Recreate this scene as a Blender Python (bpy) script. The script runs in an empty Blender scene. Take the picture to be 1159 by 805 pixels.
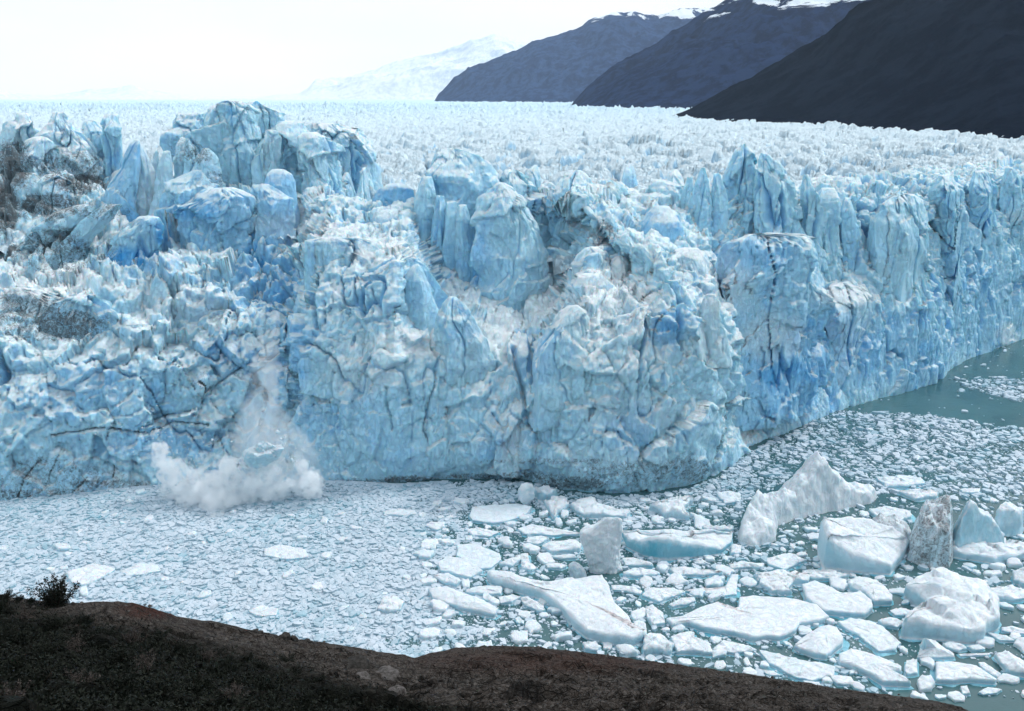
import bpy, math, random
import numpy as np
from concurrent.futures import ThreadPoolExecutor
random.seed(7); RNG = np.random.default_rng(11)
SC = bpy.context.scene
COL = SC.collection
f32 = np.float32

# ------------------------------------------------------------------ camera
CAM_H = 90.0
FPX = 1004.0                     # focal length in pixels of the 1159 px wide photo
TH = math.atan(290.5/FPX)        # pitch below the horizon
CT, ST = math.cos(TH), math.sin(TH)
cam_d = bpy.data.cameras.new('camera'); cam = bpy.data.objects.new('camera', cam_d); COL.objects.link(cam)
cam_d.sensor_width = 36; cam_d.lens = 36*FPX/1159; cam_d.clip_start = 0.5; cam_d.clip_end = 60000
cam.location = (0, 0, CAM_H); cam.rotation_euler = (math.pi/2-TH, 0, 0)
SC.camera = cam

def ray(px, py):
    cx = (np.asarray(px, float)-579.5)/FPX; cy = -(np.asarray(py, float)-402.5)/FPX
    return cx, CT+cy*ST, -ST+cy*CT
def PZ(px, py, z=0.0):           # point at height z seen in that direction
    dx, dy, dz = ray(px, py); t = (z-CAM_H)/dz
    return np.stack([dx*t, dy*t, np.zeros_like(dx*t)+z], -1)
def PY(px, py, Y):               # point at distance Y seen in that direction
    dx, dy, dz = ray(px, py); t = Y/dy
    return np.stack([dx*t, dy*t, CAM_H+dz*t], -1)
def proj(P):
    x, y, z = P[..., 0], P[..., 1], P[..., 2]-CAM_H
    t = np.maximum(y*CT-z*ST, 0.01); v = y*ST+z*CT
    return 579.5+FPX*x/t, 402.5-FPX*v/t

# ------------------------------------------------------------------ noise
def _hash(ix, iy, iz, seed):
    h = (ix.astype(np.uint32)*np.uint32(0x8da6b343)) ^ (iy.astype(np.uint32)*np.uint32(0xd8163841)) ^ (iz.astype(np.uint32)*np.uint32(0xcb1ab31f)) ^ np.uint32((seed*0x9e3779b1) & 0xffffffff)
    h ^= h >> np.uint32(15); h *= np.uint32(0x2c1b3c6d); h ^= h >> np.uint32(12); h *= np.uint32(0x297a2d39); h ^= h >> np.uint32(15)
    return h
def _u(h, k=0):
    h = h*np.uint32(2654435761 if k else 1)+np.uint32(k*0x7f4a7c15 & 0xffffffff)
    h ^= h >> np.uint32(16); h *= np.uint32(0x45d9f3b); h ^= h >> np.uint32(16)
    return (h & np.uint32(0xffffff)).astype(f32)/f32(16777216)
POOL = ThreadPoolExecutor(4)
def chunked(fn, P, n=60000):
    Q = np.ascontiguousarray(P.reshape(-1, 3), dtype=f32)
    parts = [Q[i:i+n] for i in range(0, len(Q), n)]
    res = list(POOL.map(fn, parts))
    if isinstance(res[0], tuple):
        return tuple(np.concatenate([r[k] for r in res]).reshape(P.shape[:-1]) for k in range(len(res[0])))
    return np.concatenate(res).reshape(P.shape[:-1])
def _vn(Q, seed):
    I = np.floor(Q); F = Q-I; F = F*F*(3-2*F); I = I.astype(np.int64)
    x, y, z = I[:, 0], I[:, 1], I[:, 2]; fx, fy, fz = F[:, 0], F[:, 1], F[:, 2]
    def c(a, b, d): return _u(_hash(x+a, y+b, z+d, seed))
    l = lambda a, b, t: a+(b-a)*t
    r = l(l(l(c(0,0,0), c(1,0,0), fx), l(c(0,1,0), c(1,1,0), fx), fy), l(l(c(0,0,1), c(1,0,1), fx), l(c(0,1,1), c(1,1,1), fx), fy), fz)
    return r*2-1
def fbm(P, scale, octs=4, seed=0, gain=.5, ridged=False, st=(1, 1, 1)):
    S = (np.array(st, f32)/f32(scale))
    def fn(Q):
        Q = Q*S; a = 1.0; s = 0; tot = 0
        for o in range(octs):
            v = _vn(Q*f32(2.03**o)+f32(o*17.3), seed+o)
            if ridged: v = 1-2*np.abs(v)
            s = s+a*v; tot += a; a *= gain
        return (s/tot).astype(f32)
    return chunked(fn, P)
def worley(P, scale, seed=0, st=(1, 1, 1), jit=.95):
    """F2-F1, F1, and a tilted plane / random height per cell"""
    S = (np.array(st, f32)/f32(scale))
    def fn(Q):
        Q = Q*S; I = np.floor(Q).astype(np.int64); n = len(Q)
        F1 = np.full(n, 9, f32); F2 = np.full(n, 9, f32); H = np.zeros(n, np.uint32); V = np.zeros((n, 3), f32)
        for a in (-1, 0, 1):
            for b in (-1, 0, 1):
                for c in (-1, 0, 1):
                    J = I+np.array([a, b, c])
                    h = _hash(J[:, 0], J[:, 1], J[:, 2], seed)
                    D = np.stack([J[:, k]+.5+(_u(h, k+1)-.5)*jit for k in range(3)], 1).astype(f32)-Q
                    d = np.einsum('ij,ij->i', D, D)
                    m = d < F1
                    F2 = np.where(m, F1, np.minimum(F2, d)); F1 = np.where(m, d, F1); H = np.where(m, h, H); V[m] = D[m]
        F1 = np.sqrt(F1); F2 = np.sqrt(F2)
        tilt = sum((_u(H, k+5)-.5)*V[:, k] for k in range(3))*2
        return F2-F1, F1, tilt.astype(f32), _u(H, 9)
    return chunked(fn, P)
def sstep(a, b, x):
    t = np.clip((x-a)/(b-a), 0, 1); return t*t*(3-2*t)

# ------------------------------------------------------------------ mesh helpers
def tag(o, label=None, cat=None, group=None, kind=None):
    if label: o['label'] = label
    if cat: o['category'] = cat
    if group: o['group'] = group
    if kind: o['kind'] = kind
    return o
def empty(name, loc=(0, 0, 0)):
    o = bpy.data.objects.new(name, None); o.location = loc; COL.objects.link(o); return o
def mesh_obj(name, V, quads=None, tris=None, mat=None, parent=None, smooth=True, masks=None, origin=None, polys=None):
    V = np.asarray(V, f32).reshape(-1, 3)
    if origin is not None: V = V-np.asarray(origin, f32)
    me = bpy.data.meshes.new(name)
    idx = []; starts = []; n = 0
    for A, k in ((quads, 4), (tris, 3)):
        if A is not None and len(A):
            A = np.asarray(A, np.int32).reshape(-1, k); idx.append(A.ravel()); starts.append(n+np.arange(len(A), dtype=np.int32)*k); n += A.size
    if polys:
        for p in polys: idx.append(np.array(p, np.int32)); starts.append(np.array([n], np.int32)); n += len(p)
    idx = np.concatenate(idx); starts = np.concatenate(starts)
    me.vertices.add(len(V)); me.vertices.foreach_set('co', V.ravel())
    me.loops.add(len(idx)); me.loops.foreach_set('vertex_index', idx)
    me.polygons.add(len(starts)); me.polygons.foreach_set('loop_start', starts)
    me.update(calc_edges=True); me.validate()
    me.polygons.foreach_set('use_smooth', np.full(len(me.polygons), smooth, bool))
    if masks is not None:
        a = me.color_attributes.new('mask', 'FLOAT_COLOR', 'POINT')
        M = np.ones((len(V), 4), f32); M[:, :3] = np.asarray(masks, f32).reshape(-1, 3); a.data.foreach_set('color', M.ravel())
    o = bpy.data.objects.new(name, me); COL.objects.link(o)
    if mat: me.materials.append(mat)
    if origin is not None: o.location = origin
    if parent is not None:
        o.parent = parent
        if origin is None: o.location = -np.array(parent.location)
        else: o.location = np.asarray(origin)-np.array(parent.location)
    return o
def grid_quads(R, C, wrap=False):
    i = np.arange(R-1)[:, None]*C; j = np.arange(C if wrap else C-1)[None, :]; k = (j+1) % C
    return np.stack([i+j, i+k, i+C+k, i+C+j], -1).reshape(-1, 4)
def grid_normals(P):
    du = np.gradient(P, axis=1); dv = np.gradient(P, axis=0)
    n = np.cross(du, dv); n /= np.linalg.norm(n, axis=-1, keepdims=True)+1e-9
    return n
def inpoly(px, py, poly):
    c = np.zeros(np.shape(px), bool); n = len(poly)
    for i in range(n):
        x1, y1 = poly[i]; x2, y2 = poly[(i+1) % n]
        if y1 == y2: continue
        c ^= ((y1 > py) != (y2 > py)) & (px < (x2-x1)*(py-y1)/(y2-y1)+x1)
    return c
def seg_dist(px, py, line):
    d = np.full(np.shape(px), 1e9)
    for (x1, y1), (x2, y2) in zip(line[:-1], line[1:]):
        L = (x2-x1)**2+(y2-y1)**2; t = np.clip(((px-x1)*(x2-x1)+(py-y1)*(y2-y1))/L, 0, 1)
        d = np.minimum(d, np.hypot(px-x1-t*(x2-x1), py-y1-t*(y2-y1)))
    return d

# ------------------------------------------------------------------ materials
class NT:
    def __init__(s, name):
        s.m = bpy.data.materials.new(name); s.m.use_nodes = True; s.t = s.m.node_tree; s.t.nodes.clear()
        s.out = s.t.nodes.new('ShaderNodeOutputMaterial')
    def n(s, typ, **kw):
        nd = s.t.nodes.new(typ)
        for k, v in kw.items():
            if k.startswith('i_'):
                nd.inputs[k[2:].replace('_', ' ')].default_value = v
            else: setattr(nd, k, v)
        return nd
    def l(s, a, b): s.t.links.new(a, b)
    def coord(s, scale=(1, 1, 1)):
        g = s.n('ShaderNodeNewGeometry'); m = s.n('ShaderNodeMapping'); m.inputs['Scale'].default_value = scale
        s.l(g.outputs['Position'], m.inputs['Vector']); return m.outputs[0]
    def noise(s, vec, scale, detail=5, rough=.6, dist=0):
        nd = s.n('ShaderNodeTexNoise'); nd.inputs['Scale'].default_value = scale; nd.inputs['Detail'].default_value = detail
        nd.inputs['Roughness'].default_value = rough; nd.inputs['Distortion'].default_value = dist; s.l(vec, nd.inputs['Vector']); return nd.outputs[0]
    def voro(s, vec, scale, feature='DISTANCE_TO_EDGE'):
        nd = s.n('ShaderNodeTexVoronoi'); nd.feature = feature; nd.inputs['Scale'].default_value = scale; s.l(vec, nd.inputs['Vector']); return nd.outputs['Distance']
    def ramp(s, fac, a, b, ca=0., cb=1.):
        nd = s.n('ShaderNodeMapRange'); nd.interpolation_type = 'SMOOTHSTEP'
        for k, v in zip(('From Min', 'From Max', 'To Min', 'To Max'), (a, b, ca, cb)): nd.inputs[k].default_value = v
        s.l(fac, nd.inputs['Value']); return nd.outputs[0]
    def math(s, op, a, b=None):
        nd = s.n('ShaderNodeMath', operation=op)
        for i, v in enumerate((a, b)):
            if v is None: continue
            if isinstance(v, (int, float)): nd.inputs[i].default_value = v
            else: s.l(v, nd.inputs[i])
        return nd.outputs[0]
    def mix(s, fac, a, b):
        nd = s.n('ShaderNodeMix', data_type='RGBA')
        for sock, v in ((nd.inputs[0], fac), (nd.inputs[6], a), (nd.inputs[7], b)):
            if isinstance(v, (int, float)): sock.default_value = v
            elif isinstance(v, tuple): sock.default_value = (*v, 1)
            else: s.l(v, sock)
        return nd.outputs[2]
    def bump(s, h, strength=.5, dist=.2, normal=None):
        nd = s.n('ShaderNodeBump'); nd.inputs['Strength'].default_value = strength; nd.inputs['Distance'].default_value = dist
        s.l(h, nd.inputs['Height'])
        if normal is not None: s.l(normal, nd.inputs['Normal'])
        return nd.outputs[0]
    def bsdf(s, color, rough=.6, spec=.3, normal=None, **kw):
        nd = s.n('ShaderNodeBsdfPrincipled')
        if isinstance(color, tuple): nd.inputs['Base Color'].default_value = (*color, 1)
        else: s.l(color, nd.inputs['Base Color'])
        if isinstance(rough, (int, float)): nd.inputs['Roughness'].default_value = rough
        else: s.l(rough, nd.inputs['Roughness'])
        nd.inputs['Specular IOR Level'].default_value = spec
        if normal is not None: s.l(normal, nd.inputs['Normal'])
        for k, v in kw.items(): nd.inputs[k.replace('_', ' ')].default_value = v
        s.l(nd.outputs[0], s.out.inputs['Surface']); return nd

C_ICE = (.49, .78, .93); C_BLUE = (.08, .42, .80); C_SNOW = (.86, .93, .96); C_DIRT = (.085, .085, .085)
def ice_material(name, ice=C_ICE, blue=C_BLUE, snow=C_SNOW, streaks=True, bumpd=.24, snow_lo=.25, snow_hi=.8, sss=.0, sscale=1.0):
    t = NT(name)
    att = t.n('ShaderNodeAttribute', attribute_name='mask'); sep = t.n('ShaderNodeSeparateColor'); t.l(att.outputs['Color'], sep.inputs[0])
    c = t.coord(); cs = t.coord((1, 1, .22))
    big = t.noise(c, .09, 4, .6, .6); med = t.noise(c, .45, 6, .65, .5); fine = t.noise(c, 2.2, 5, .7)
    stv = t.noise(cs, .8, 5, .65)
    # blue patches (dense old ice) against bubbly white ice
    b = t.math('ADD', t.ramp(big, .48, .74, 0, .38), t.ramp(med, .55, .80, 0, .14))
    b = t.math('ADD', b, sep.outputs[1])
    b = t.math('ADD', b, t.ramp(stv, .45, .8, -.04, .10))
    b = t.math('MINIMUM', t.math('MAXIMUM', b, 0), 1)
    col = t.mix(b, ice, blue)
    g = t.n('ShaderNodeNewGeometry'); sx = t.n('ShaderNodeSeparateXYZ'); t.l(g.outputs['Normal'], sx.inputs[0])
    up = t.math('ADD', sx.outputs[2], t.math('MULTIPLY', t.math('SUBTRACT', med, .5), .8))
    up = t.math('ADD', up, t.math('MULTIPLY', t.math('SUBTRACT', fine, .5), .25))
    sn = t.math('ADD', t.ramp(up, snow_lo, snow_hi, 0, .85), sep.outputs[2])
    sn = t.math('MINIMUM', t.math('MAXIMUM', sn, 0), 1)
    col = t.mix(sn, col, snow)
    dn = t.math('ADD', sep.outputs[0], t.math('MULTIPLY', t.math('SUBTRACT', t.noise(c, 1.1, 6, .75, 1.), .5), 1.6))
    dfac = t.math('MULTIPLY', t.ramp(dn, .35, .85, 0, .9), t.ramp(sep.outputs[0], .02, .25))
    col = t.mix(dfac, col, C_DIRT)
    h = t.math('ADD', t.math('MULTIPLY', med, 1.2), t.math('MULTIPLY', fine, .45))
    h = t.math('ADD', h, t.math('MULTIPLY', t.noise(t.coord((1, 1, .15)), 1.6, 4, .6), .5))
    rv = t.noise(t.coord((1, 1, .5)), .7, 6, .7, .4); rv = t.math('ABSOLUTE', t.math('SUBTRACT', rv, .5))
    h = t.math('ADD', h, t.ramp(rv, 0, .06, .45, 0))
    nr = t.bump(h, 1.0, bumpd)
    kw = dict(Subsurface_Weight=sss, Subsurface_Scale=sscale) if sss else {}
    nd = t.bsdf(col, .5, .25, nr, **kw)
    nd.inputs['Subsurface Radius'].default_value = (.35, .8, 1.0)
    return t.m
M_ICE = ice_material('glacier_ice', bumpd=.36, sss=.55, sscale=1.1)
M_FIELD = ice_material('glacier_field_ice', ice=(.50, .76, .90), snow=(.76, .89, .95), bumpd=.5, snow_lo=.25, snow_hi=.8)
M_FLOE = ice_material('floating_ice', ice=(.58, .77, .85), blue=(.13, .46, .58), snow=(.74, .78, .81), bumpd=.12, snow_lo=.1, snow_hi=.6, sss=.5, sscale=.5)
M_BRASH = ice_material('brash_ice', ice=(.33, .45, .52), blue=(.19, .42, .50), snow=(.58, .64, .70), bumpd=.05, snow_lo=.45, snow_hi=1.1)
# ------------------------------------------------------------------ sky, sun
w = bpy.data.worlds.new('World'); SC.world = w; w.use_nodes = True; nt = w.node_tree; nt.nodes.clear()
def wn(t, **k):
    n = nt.nodes.new(t)
    for a, b in k.items(): setattr(n, a, b)
    return n
SUN_EL, SUN_AZ = math.radians(48), math.radians(62)      # azimuth clockwise from +Y
sky = wn('ShaderNodeTexSky', sky_type='NISHITA', sun_disc=False, sun_elevation=SUN_EL, sun_rotation=SUN_AZ)
tc = wn('ShaderNodeTexCoord'); sepx = wn('ShaderNodeSeparateXYZ'); nt.links.new(tc.outputs['Generated'], sepx.inputs[0])
mr = wn('ShaderNodeMapRange', interpolation_type='SMOOTHSTEP')            # sky made brighter ahead, dimmer and bluer behind the viewer, to shape the light
for k, v in zip(('From Min', 'From Max', 'To Min', 'To Max'), (-.7, .55, 0, 1)): mr.inputs[k].default_value = v
nt.links.new(sepx.outputs[1], mr.inputs[0])
mp = wn('ShaderNodeMapping'); mp.inputs['Scale'].default_value = (1, 1, 4); nt.links.new(tc.outputs['Generated'], mp.inputs[0])
nz = wn('ShaderNodeTexNoise'); nz.inputs['Scale'].default_value = 3.0; nz.inputs['Detail'].default_value = 5; nt.links.new(mp.outputs[0], nz.inputs[0])
mix1 = wn('ShaderNodeMix', data_type='RGBA'); nt.links.new(mr.outputs[0], mix1.inputs[0])
mix1.inputs[6].default_value = (6.4, 7.9, 9.0, 1); mix1.inputs[7].default_value = (9.3, 9.4, 9.7, 1)
mr2 = wn('ShaderNodeMapRange'); nt.links.new(nz.outputs[0], mr2.inputs[0])
for k, v in zip(('From Min', 'From Max', 'To Min', 'To Max'), (.3, .7, .90, 1.03)): mr2.inputs[k].default_value = v
mul = wn('ShaderNodeVectorMath', operation='SCALE'); nt.links.new(mix1.outputs[2], mul.inputs[0]); nt.links.new(mr2.outputs[0], mul.inputs['Scale'])
mix2 = wn('ShaderNodeMix', data_type='RGBA'); mix2.inputs[0].default_value = .9
nt.links.new(sky.outputs[0], mix2.inputs[6]); nt.links.new(mul.outputs[0], mix2.inputs[7])
bg = wn('ShaderNodeBackground'); bg.inputs[1].default_value = .1; nt.links.new(mix2.outputs[2], bg.inputs[0])
wo = wn('ShaderNodeOutputWorld'); nt.links.new(bg.outputs[0], wo.inputs[0])
sd = bpy.data.lights.new('sun', 'SUN'); sd.energy = 1.5; sd.angle = math.radians(11); sd.color = (1, .99, .97)
sun = bpy.data.objects.new('sun', sd); COL.objects.link(sun)
sun.rotation_euler = (math.pi/2-SUN_EL, 0, math.pi-SUN_AZ)
SC.view_settings.view_transform = 'Standard'; SC.view_settings.look = 'None'; SC.view_settings.gamma = 1; SC.view_settings.exposure = .45
cy = SC.cycles; cy.max_bounces = 18; cy.diffuse_bounces = 5; cy.glossy_bounces = 3; cy.volume_bounces = 16; cy.transparent_max_bounces = 8
cy.use_denoising = True; cy.sample_clamp_indirect = 6; cy.volume_max_steps = 128; cy.use_adaptive_sampling = True; cy.adaptive_threshold = .03
cy.caustics_reflective = False; cy.caustics_refractive = False

# ------------------------------------------------------------------ mountains
def mtn_material(name, col, rock, snow_z, snow_amt, seed):
    t = NT(name); c = t.coord()
    n1 = t.noise(c, .004, 8, .65, .5); n2 = t.noise(t.coord((1, 1, .4)), .02, 7, .7)
    base = t.mix(t.ramp(n2, .42, .58), col, rock)
    g = t.n('ShaderNodeNewGeometry'); sx = t.n('ShaderNodeSeparateXYZ'); t.l(g.outputs['Position'], sx.inputs[0])
    n3 = t.noise(t.coord((.6, .6, 1.6)), .0075, 7, .62, .8)
    hz = t.ramp(sx.outputs[2], snow_z, snow_z+260, -.25, snow_amt)
    s = t.ramp(t.math('ADD', n3, hz), .66, .70)
    col2 = t.mix(s, base, (.8, .82, .85))
    t.bsdf(col2, 1., 0., t.bump(n2, 1., 6), IOR=1.0)
    return t.m
def mountain(name, sky_pts, Yc, base_fn, mat, amp, px0, px1, label=None, step=2.0, snowpts=()):
    px = np.arange(px0, px1, step); sp = np.array(sky_pts, float)
    py = np.interp(px, sp[:, 0], sp[:, 1])
    crest = PY(px, py, np.interp(px, sp[:, 0], sp[:, 2]) if sp.shape[1] > 2 else Yc)
    crest[:, 2] = np.maximum(crest[:, 2], 40)
    hgt = crest[:, 2]-40
    R = 150; t = np.linspace(0, 1, R)[:, None]
    yb = np.array([base_fn(a) for a in px])
    az = crest[:, 0]/crest[:, 1]
    Yt = yb+(crest[:, 1]-yb)*t**1.0
    Zt = 40+hgt*(t**1.15)
    X = az*Yt; F = np.stack([X, Yt, Zt], -1)
    t2 = np.linspace(0.03, 1, 40)[:, None]
    Y2 = crest[:, 1]+(hgt*2.2+200)*t2; B = np.stack([az*Y2, Y2, 40+hgt*(1-t2)], -1)
    G = np.concatenate([F, B]).astype(f32)
    env = np.clip((G[..., 2]-38)/120, 0, 1)
    edge = np.concatenate([np.repeat(1-sstep(.8, 1, t), len(px), 1), np.repeat(sstep(0, .3, t2), len(px), 1)])
    n = fbm(G, amp*6, 6, 5, .55, True, (1, 1, .3))
    G[..., 2] += n*amp*env*(.22+.78*edge)+fbm(G, amp*4, 5, 15, .6, True, (1.6, .25, 0))*amp*.35*env*(1-edge*.5)
    G[..., 1] += fbm(G, amp*3, 4, 9)*amp*env
    o = mesh_obj(name, G, grid_quads(len(G), len(px)), mat=mat)
    tag(o, label, kind='structure'); return o
MT1 = mtn_material('near_forest_haze_tint', (.003, .006, .014), (.007, .012, .023), 5000, 0, 1)  # dark forest, with the navy of the haze put into its colours
MT2 = mtn_material('middle_rock_haze_tint', (.002, .008, .034), (.012, .027, .075), 180, .172, 2)  # rock colours tinted blue to carry the distance haze
MT3 = mtn_material('far_rock_haze_tint', (.004, .018, .072), (.024, .054, .135), 420, .19, 3)  # farther rock, more of the blue haze painted into its colours
MTF = mtn_material('distant_snow_haze_tint', (.70, .73, .78), (.86, .87, .89), 700, .22, 4)  # snow range, its base also paled to paint in the fading haze
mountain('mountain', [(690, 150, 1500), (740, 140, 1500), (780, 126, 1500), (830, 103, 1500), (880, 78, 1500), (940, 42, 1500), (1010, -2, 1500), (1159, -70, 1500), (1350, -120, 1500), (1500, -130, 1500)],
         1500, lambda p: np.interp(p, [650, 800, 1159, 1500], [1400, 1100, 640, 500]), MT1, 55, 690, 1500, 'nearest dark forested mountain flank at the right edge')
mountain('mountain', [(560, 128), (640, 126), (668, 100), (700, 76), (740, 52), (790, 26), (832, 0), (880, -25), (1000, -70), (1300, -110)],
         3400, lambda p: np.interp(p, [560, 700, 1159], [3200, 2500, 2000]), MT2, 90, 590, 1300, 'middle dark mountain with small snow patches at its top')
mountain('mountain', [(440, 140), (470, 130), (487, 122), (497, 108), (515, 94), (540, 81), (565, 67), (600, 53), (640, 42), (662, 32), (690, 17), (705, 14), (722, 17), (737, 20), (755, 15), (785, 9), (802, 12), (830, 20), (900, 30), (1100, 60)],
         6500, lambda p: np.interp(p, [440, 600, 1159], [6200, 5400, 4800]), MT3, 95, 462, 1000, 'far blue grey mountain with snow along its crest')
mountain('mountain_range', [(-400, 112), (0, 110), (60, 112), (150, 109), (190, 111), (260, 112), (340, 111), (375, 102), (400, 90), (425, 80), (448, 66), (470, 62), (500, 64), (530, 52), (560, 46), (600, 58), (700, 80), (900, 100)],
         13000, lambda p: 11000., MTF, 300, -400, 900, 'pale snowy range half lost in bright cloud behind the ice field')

# ------------------------------------------------------------------ water line of the ice front
WL = np.array([(-420, 600), (-200, 578), (0, 567), (60, 561), (100, 558), (140, 553), (200, 548), (300, 545), (400, 546), (450, 549), (500, 546), (560, 544), (600, 547), (640, 557), (700, 562), (740, 560), (780, 553), (812, 540), (832, 525),
               (850, 510), (880, 496), (920, 477), (960, 461), (1000, 450), (1060, 434), (1080, 413), (1120, 398), (1159, 383), (1300, 342), (1500, 300)], float)
def y_front(px):                        # distance of the ice front in a direction
    py = np.interp(px, WL[:, 0], WL[:, 1]); return PZ(px, py, 0)[..., 1]

# ------------------------------------------------------------------ glacier
glacier = tag(empty('glacier', (0, 260, 0)), 'huge blue white glacier with a jagged ice cliff standing over the lake', 'glacier')

CRACKS = [  # traced crevasses and meltwater seams: points, half width px, depth m, dirt
    ([(58, 493), (75, 489), (92, 487), (118, 484), (165, 489), (182, 485), (195, 478), (235, 480)], 1.5, 2.0, 1.),
    ([(165, 482), (190, 470), (228, 463), (233, 440), (225, 432)], 1.2, 1.8, .8), ([(233, 445), (255, 428), (280, 412)], 1.8, 2.4, .2),
    ([(486, 375), (488, 395), (492, 412), (490, 440), (482, 470), (478, 485), (482, 495)], 1.5, 1.6, .7),
    ([(438, 438), (444, 470), (446, 485)], 1.3, 1.6, .2), ([(527, 415), (526, 438)], 1.2, 1.5, .3),
    ([(600, 385), (603, 410), (606, 440)], 4, 5, .1), ([(582, 400), (592, 450), (600, 480)], 2.5, 3, .1),
    ([(726, 370), (727, 395), (722, 430)], 2.5, 3.5, 0), ([(760, 350), (765, 380), (772, 395)], 2.5, 3, 0),
    ([(865, 290), (855, 330), (846, 370), (858, 395), (853, 425), (843, 430)], 1.8, 1.5, .9),
    ([(835, 440), (820, 460), (815, 485), (811, 520)], 2.2, 2.4, .9), ([(830, 452), (824, 480), (822, 510)], 1.6, 1.5, .7),
    ([(1000, 234), (1001, 258), (1004, 288)], 2.0, 3, 0), ([(1083, 245), (1087, 270), (1094, 300)], 2.0, 3, 0),
    ([(1035, 222), (1055, 250), (1074, 287)], 1.8, 1.2, 1.), ([(1050, 255), (1062, 275), (1070, 292)], 1.6, 1.2, 1.), ([(1009, 330), (1010, 360)], 1.3, 1.5, 0),
    ([(946, 240), (944, 290), (950, 318)], 2.5, 4, 0), ([(965, 230), (968, 270), (966, 305)], 2.5, 4, 0), ([(918, 220), (918, 260), (924, 292)], 2.5, 4, 0),
    ([(345, 300), (352, 340), (350, 380)], 2.6, 4, 0), ([(360, 310), (358, 350), (362, 372)], 2.2, 3.5, 0), ([(412, 325), (412, 350)], 1.5, 2, 0), ([(424, 330), (424, 356)], 1.2, 2, 0), ([(452, 330), (453, 362)], 1.2, 2, 0), ([(371, 345), (372, 368)], 1.3, 2, 0),
    ([(120, 417), (142, 410)], 4, 4, 0), ([(20, 560), (32, 535), (48, 520)], 1.0, .9, .45), ([(55, 545), (68, 510)], .9, .8, .4), ([(128, 540), (130, 528)], 1.0, .8, .6), ([(84, 558), (98, 540)], .9, .8, .4),
    ([(1, 400), (4, 425), (2, 432)], 4.5, 6, 0), ([(145, 300), (168, 288)], 4.5, 5, 0), ([(245, 335), (262, 328)], 4, 4, 0), ([(0, 300), (45, 270), (62, 262), (72, 250)], 2, 2, .7), ([(50, 290), (70, 282), (92, 268), (100, 255)], 2, 2, .6), ([(55, 265), (58, 285), (48, 300)], 1.6, 1.5, .6),
    ([(35, 186), (48, 215), (52, 235)], 1.8, 2, .8),
    ([(282, 300), (290, 285), (298, 300)], 4, 3.5, 0), ([(310, 310), (325, 330), (333, 350)], 1.8, 2, .1), ([(320, 250), (330, 258), (337, 275), (336, 310)], 1.6, 3, .1),
]
BLUES = [(300, 320, 38, 45, .55), (330, 400, 28, 60, .4), (262, 400, 40, 30, .4), (150, 292, 28, 14, .7), (185, 265, 12, 20, .6), (215, 235, 40, 15, .35), (90, 440, 90, 40, .28), (180, 500, 90, 22, .30), (165, 300, 40, 25, .3), (250, 335, 60, 30, .25), (20, 440, 20, 40, .3),
         (945, 390, 60, 45, .38), (900, 430, 60, 45, .3), (1020, 400, 60, 50, .28), (1110, 340, 60, 70, .22), (850, 290, 50, 20, .3), (790, 320, 30, 25, .35), (755, 375, 25, 30, .45), (602, 400, 30, 40, .35), (440, 330, 90, 45, .12), (590, 490, 60, 30, .15), (430, 470, 60, 50, .1), (700, 480, 60, 40, .05), (1100, 270, 50, 60, .15), (520, 300, 70, 60, .1)]
DIRTS = [(60, 540, 110, 30, .48), (60, 370, 90, 24, .55), (25, 350, 60, 26, .6), (10, 190, 38, 36, .65), (75, 190, 60, 24, .5), (95, 208, 32, 14, .75), (50, 235, 50, 20, .62), (8, 235, 20, 45, .85), (120, 238, 60, 14, .45), (60, 285, 85, 34, .5), (215, 170, 30, 24, .45), (245, 205, 28, 16, .4),
         (460, 545, 70, 9, .7), (560, 540, 100, 9, .6), (650, 548, 60, 12, .65), (720, 538, 90, 22, .5), (780, 530, 50, 22, .55), (610, 522, 110, 5, .5), (820, 490, 14, 50, .3), (870, 345, 22, 50, .32), (855, 375, 22, 60, .34), (600, 372, 14, 40, .25), (40, 560, 90, 10, .6), (130, 548, 70, 6, .6), (230, 430, 16, 16, .4), (1060, 280, 18, 40, .2), (415, 545, 60, 7, .5), (990, 222, 30, 6, .2)]
SNOWS = [(440, 390, 70, 18, .45), (410, 420, 60, 30, .35), (690, 350, 70, 45, .42), (710, 400, 70, 35, .25), (820, 325, 40, 40, .35), (960, 335, 50, 12, .5), (60, 320, 90, 18, .4), (200, 345, 60, 25, .3), (340, 255, 60, 20, .4), (430, 285, 50, 14, .4), (880, 380, 40, 30, .35), (720, 470, 90, 30, .2), (700, 520, 90, 18, .15), (640, 330, 40, 40, .3), (580, 500, 20, 30, .3), (1150, 245, 20, 8, .4), (1140, 380, 14, 16, .5), (560, 395, 60, 50, .15)]
def paint(P, blue0=0, dirt0=0, snow0=0):
    """natural colour patches of the ice: dense blue ice, dirt bands, crushed white ice"""
    px, py = proj(P); wob = fbm(P, 7, 4, 77); w2 = fbm(P, 2.2, 3, 78)
    def acc(L):
        a = np.zeros(px.shape, f32)
        for x, y, rx, ry, v in L:
            d = np.hypot((px-x)/rx, (py-y)/ry)+wob*.45+w2*.2
            a = np.maximum(a, v*sstep(1.25, .45, d))
        return a
    return np.stack([acc(DIRTS)+dirt0, acc(BLUES)+blue0, acc(SNOWS)+snow0], -1)

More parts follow.
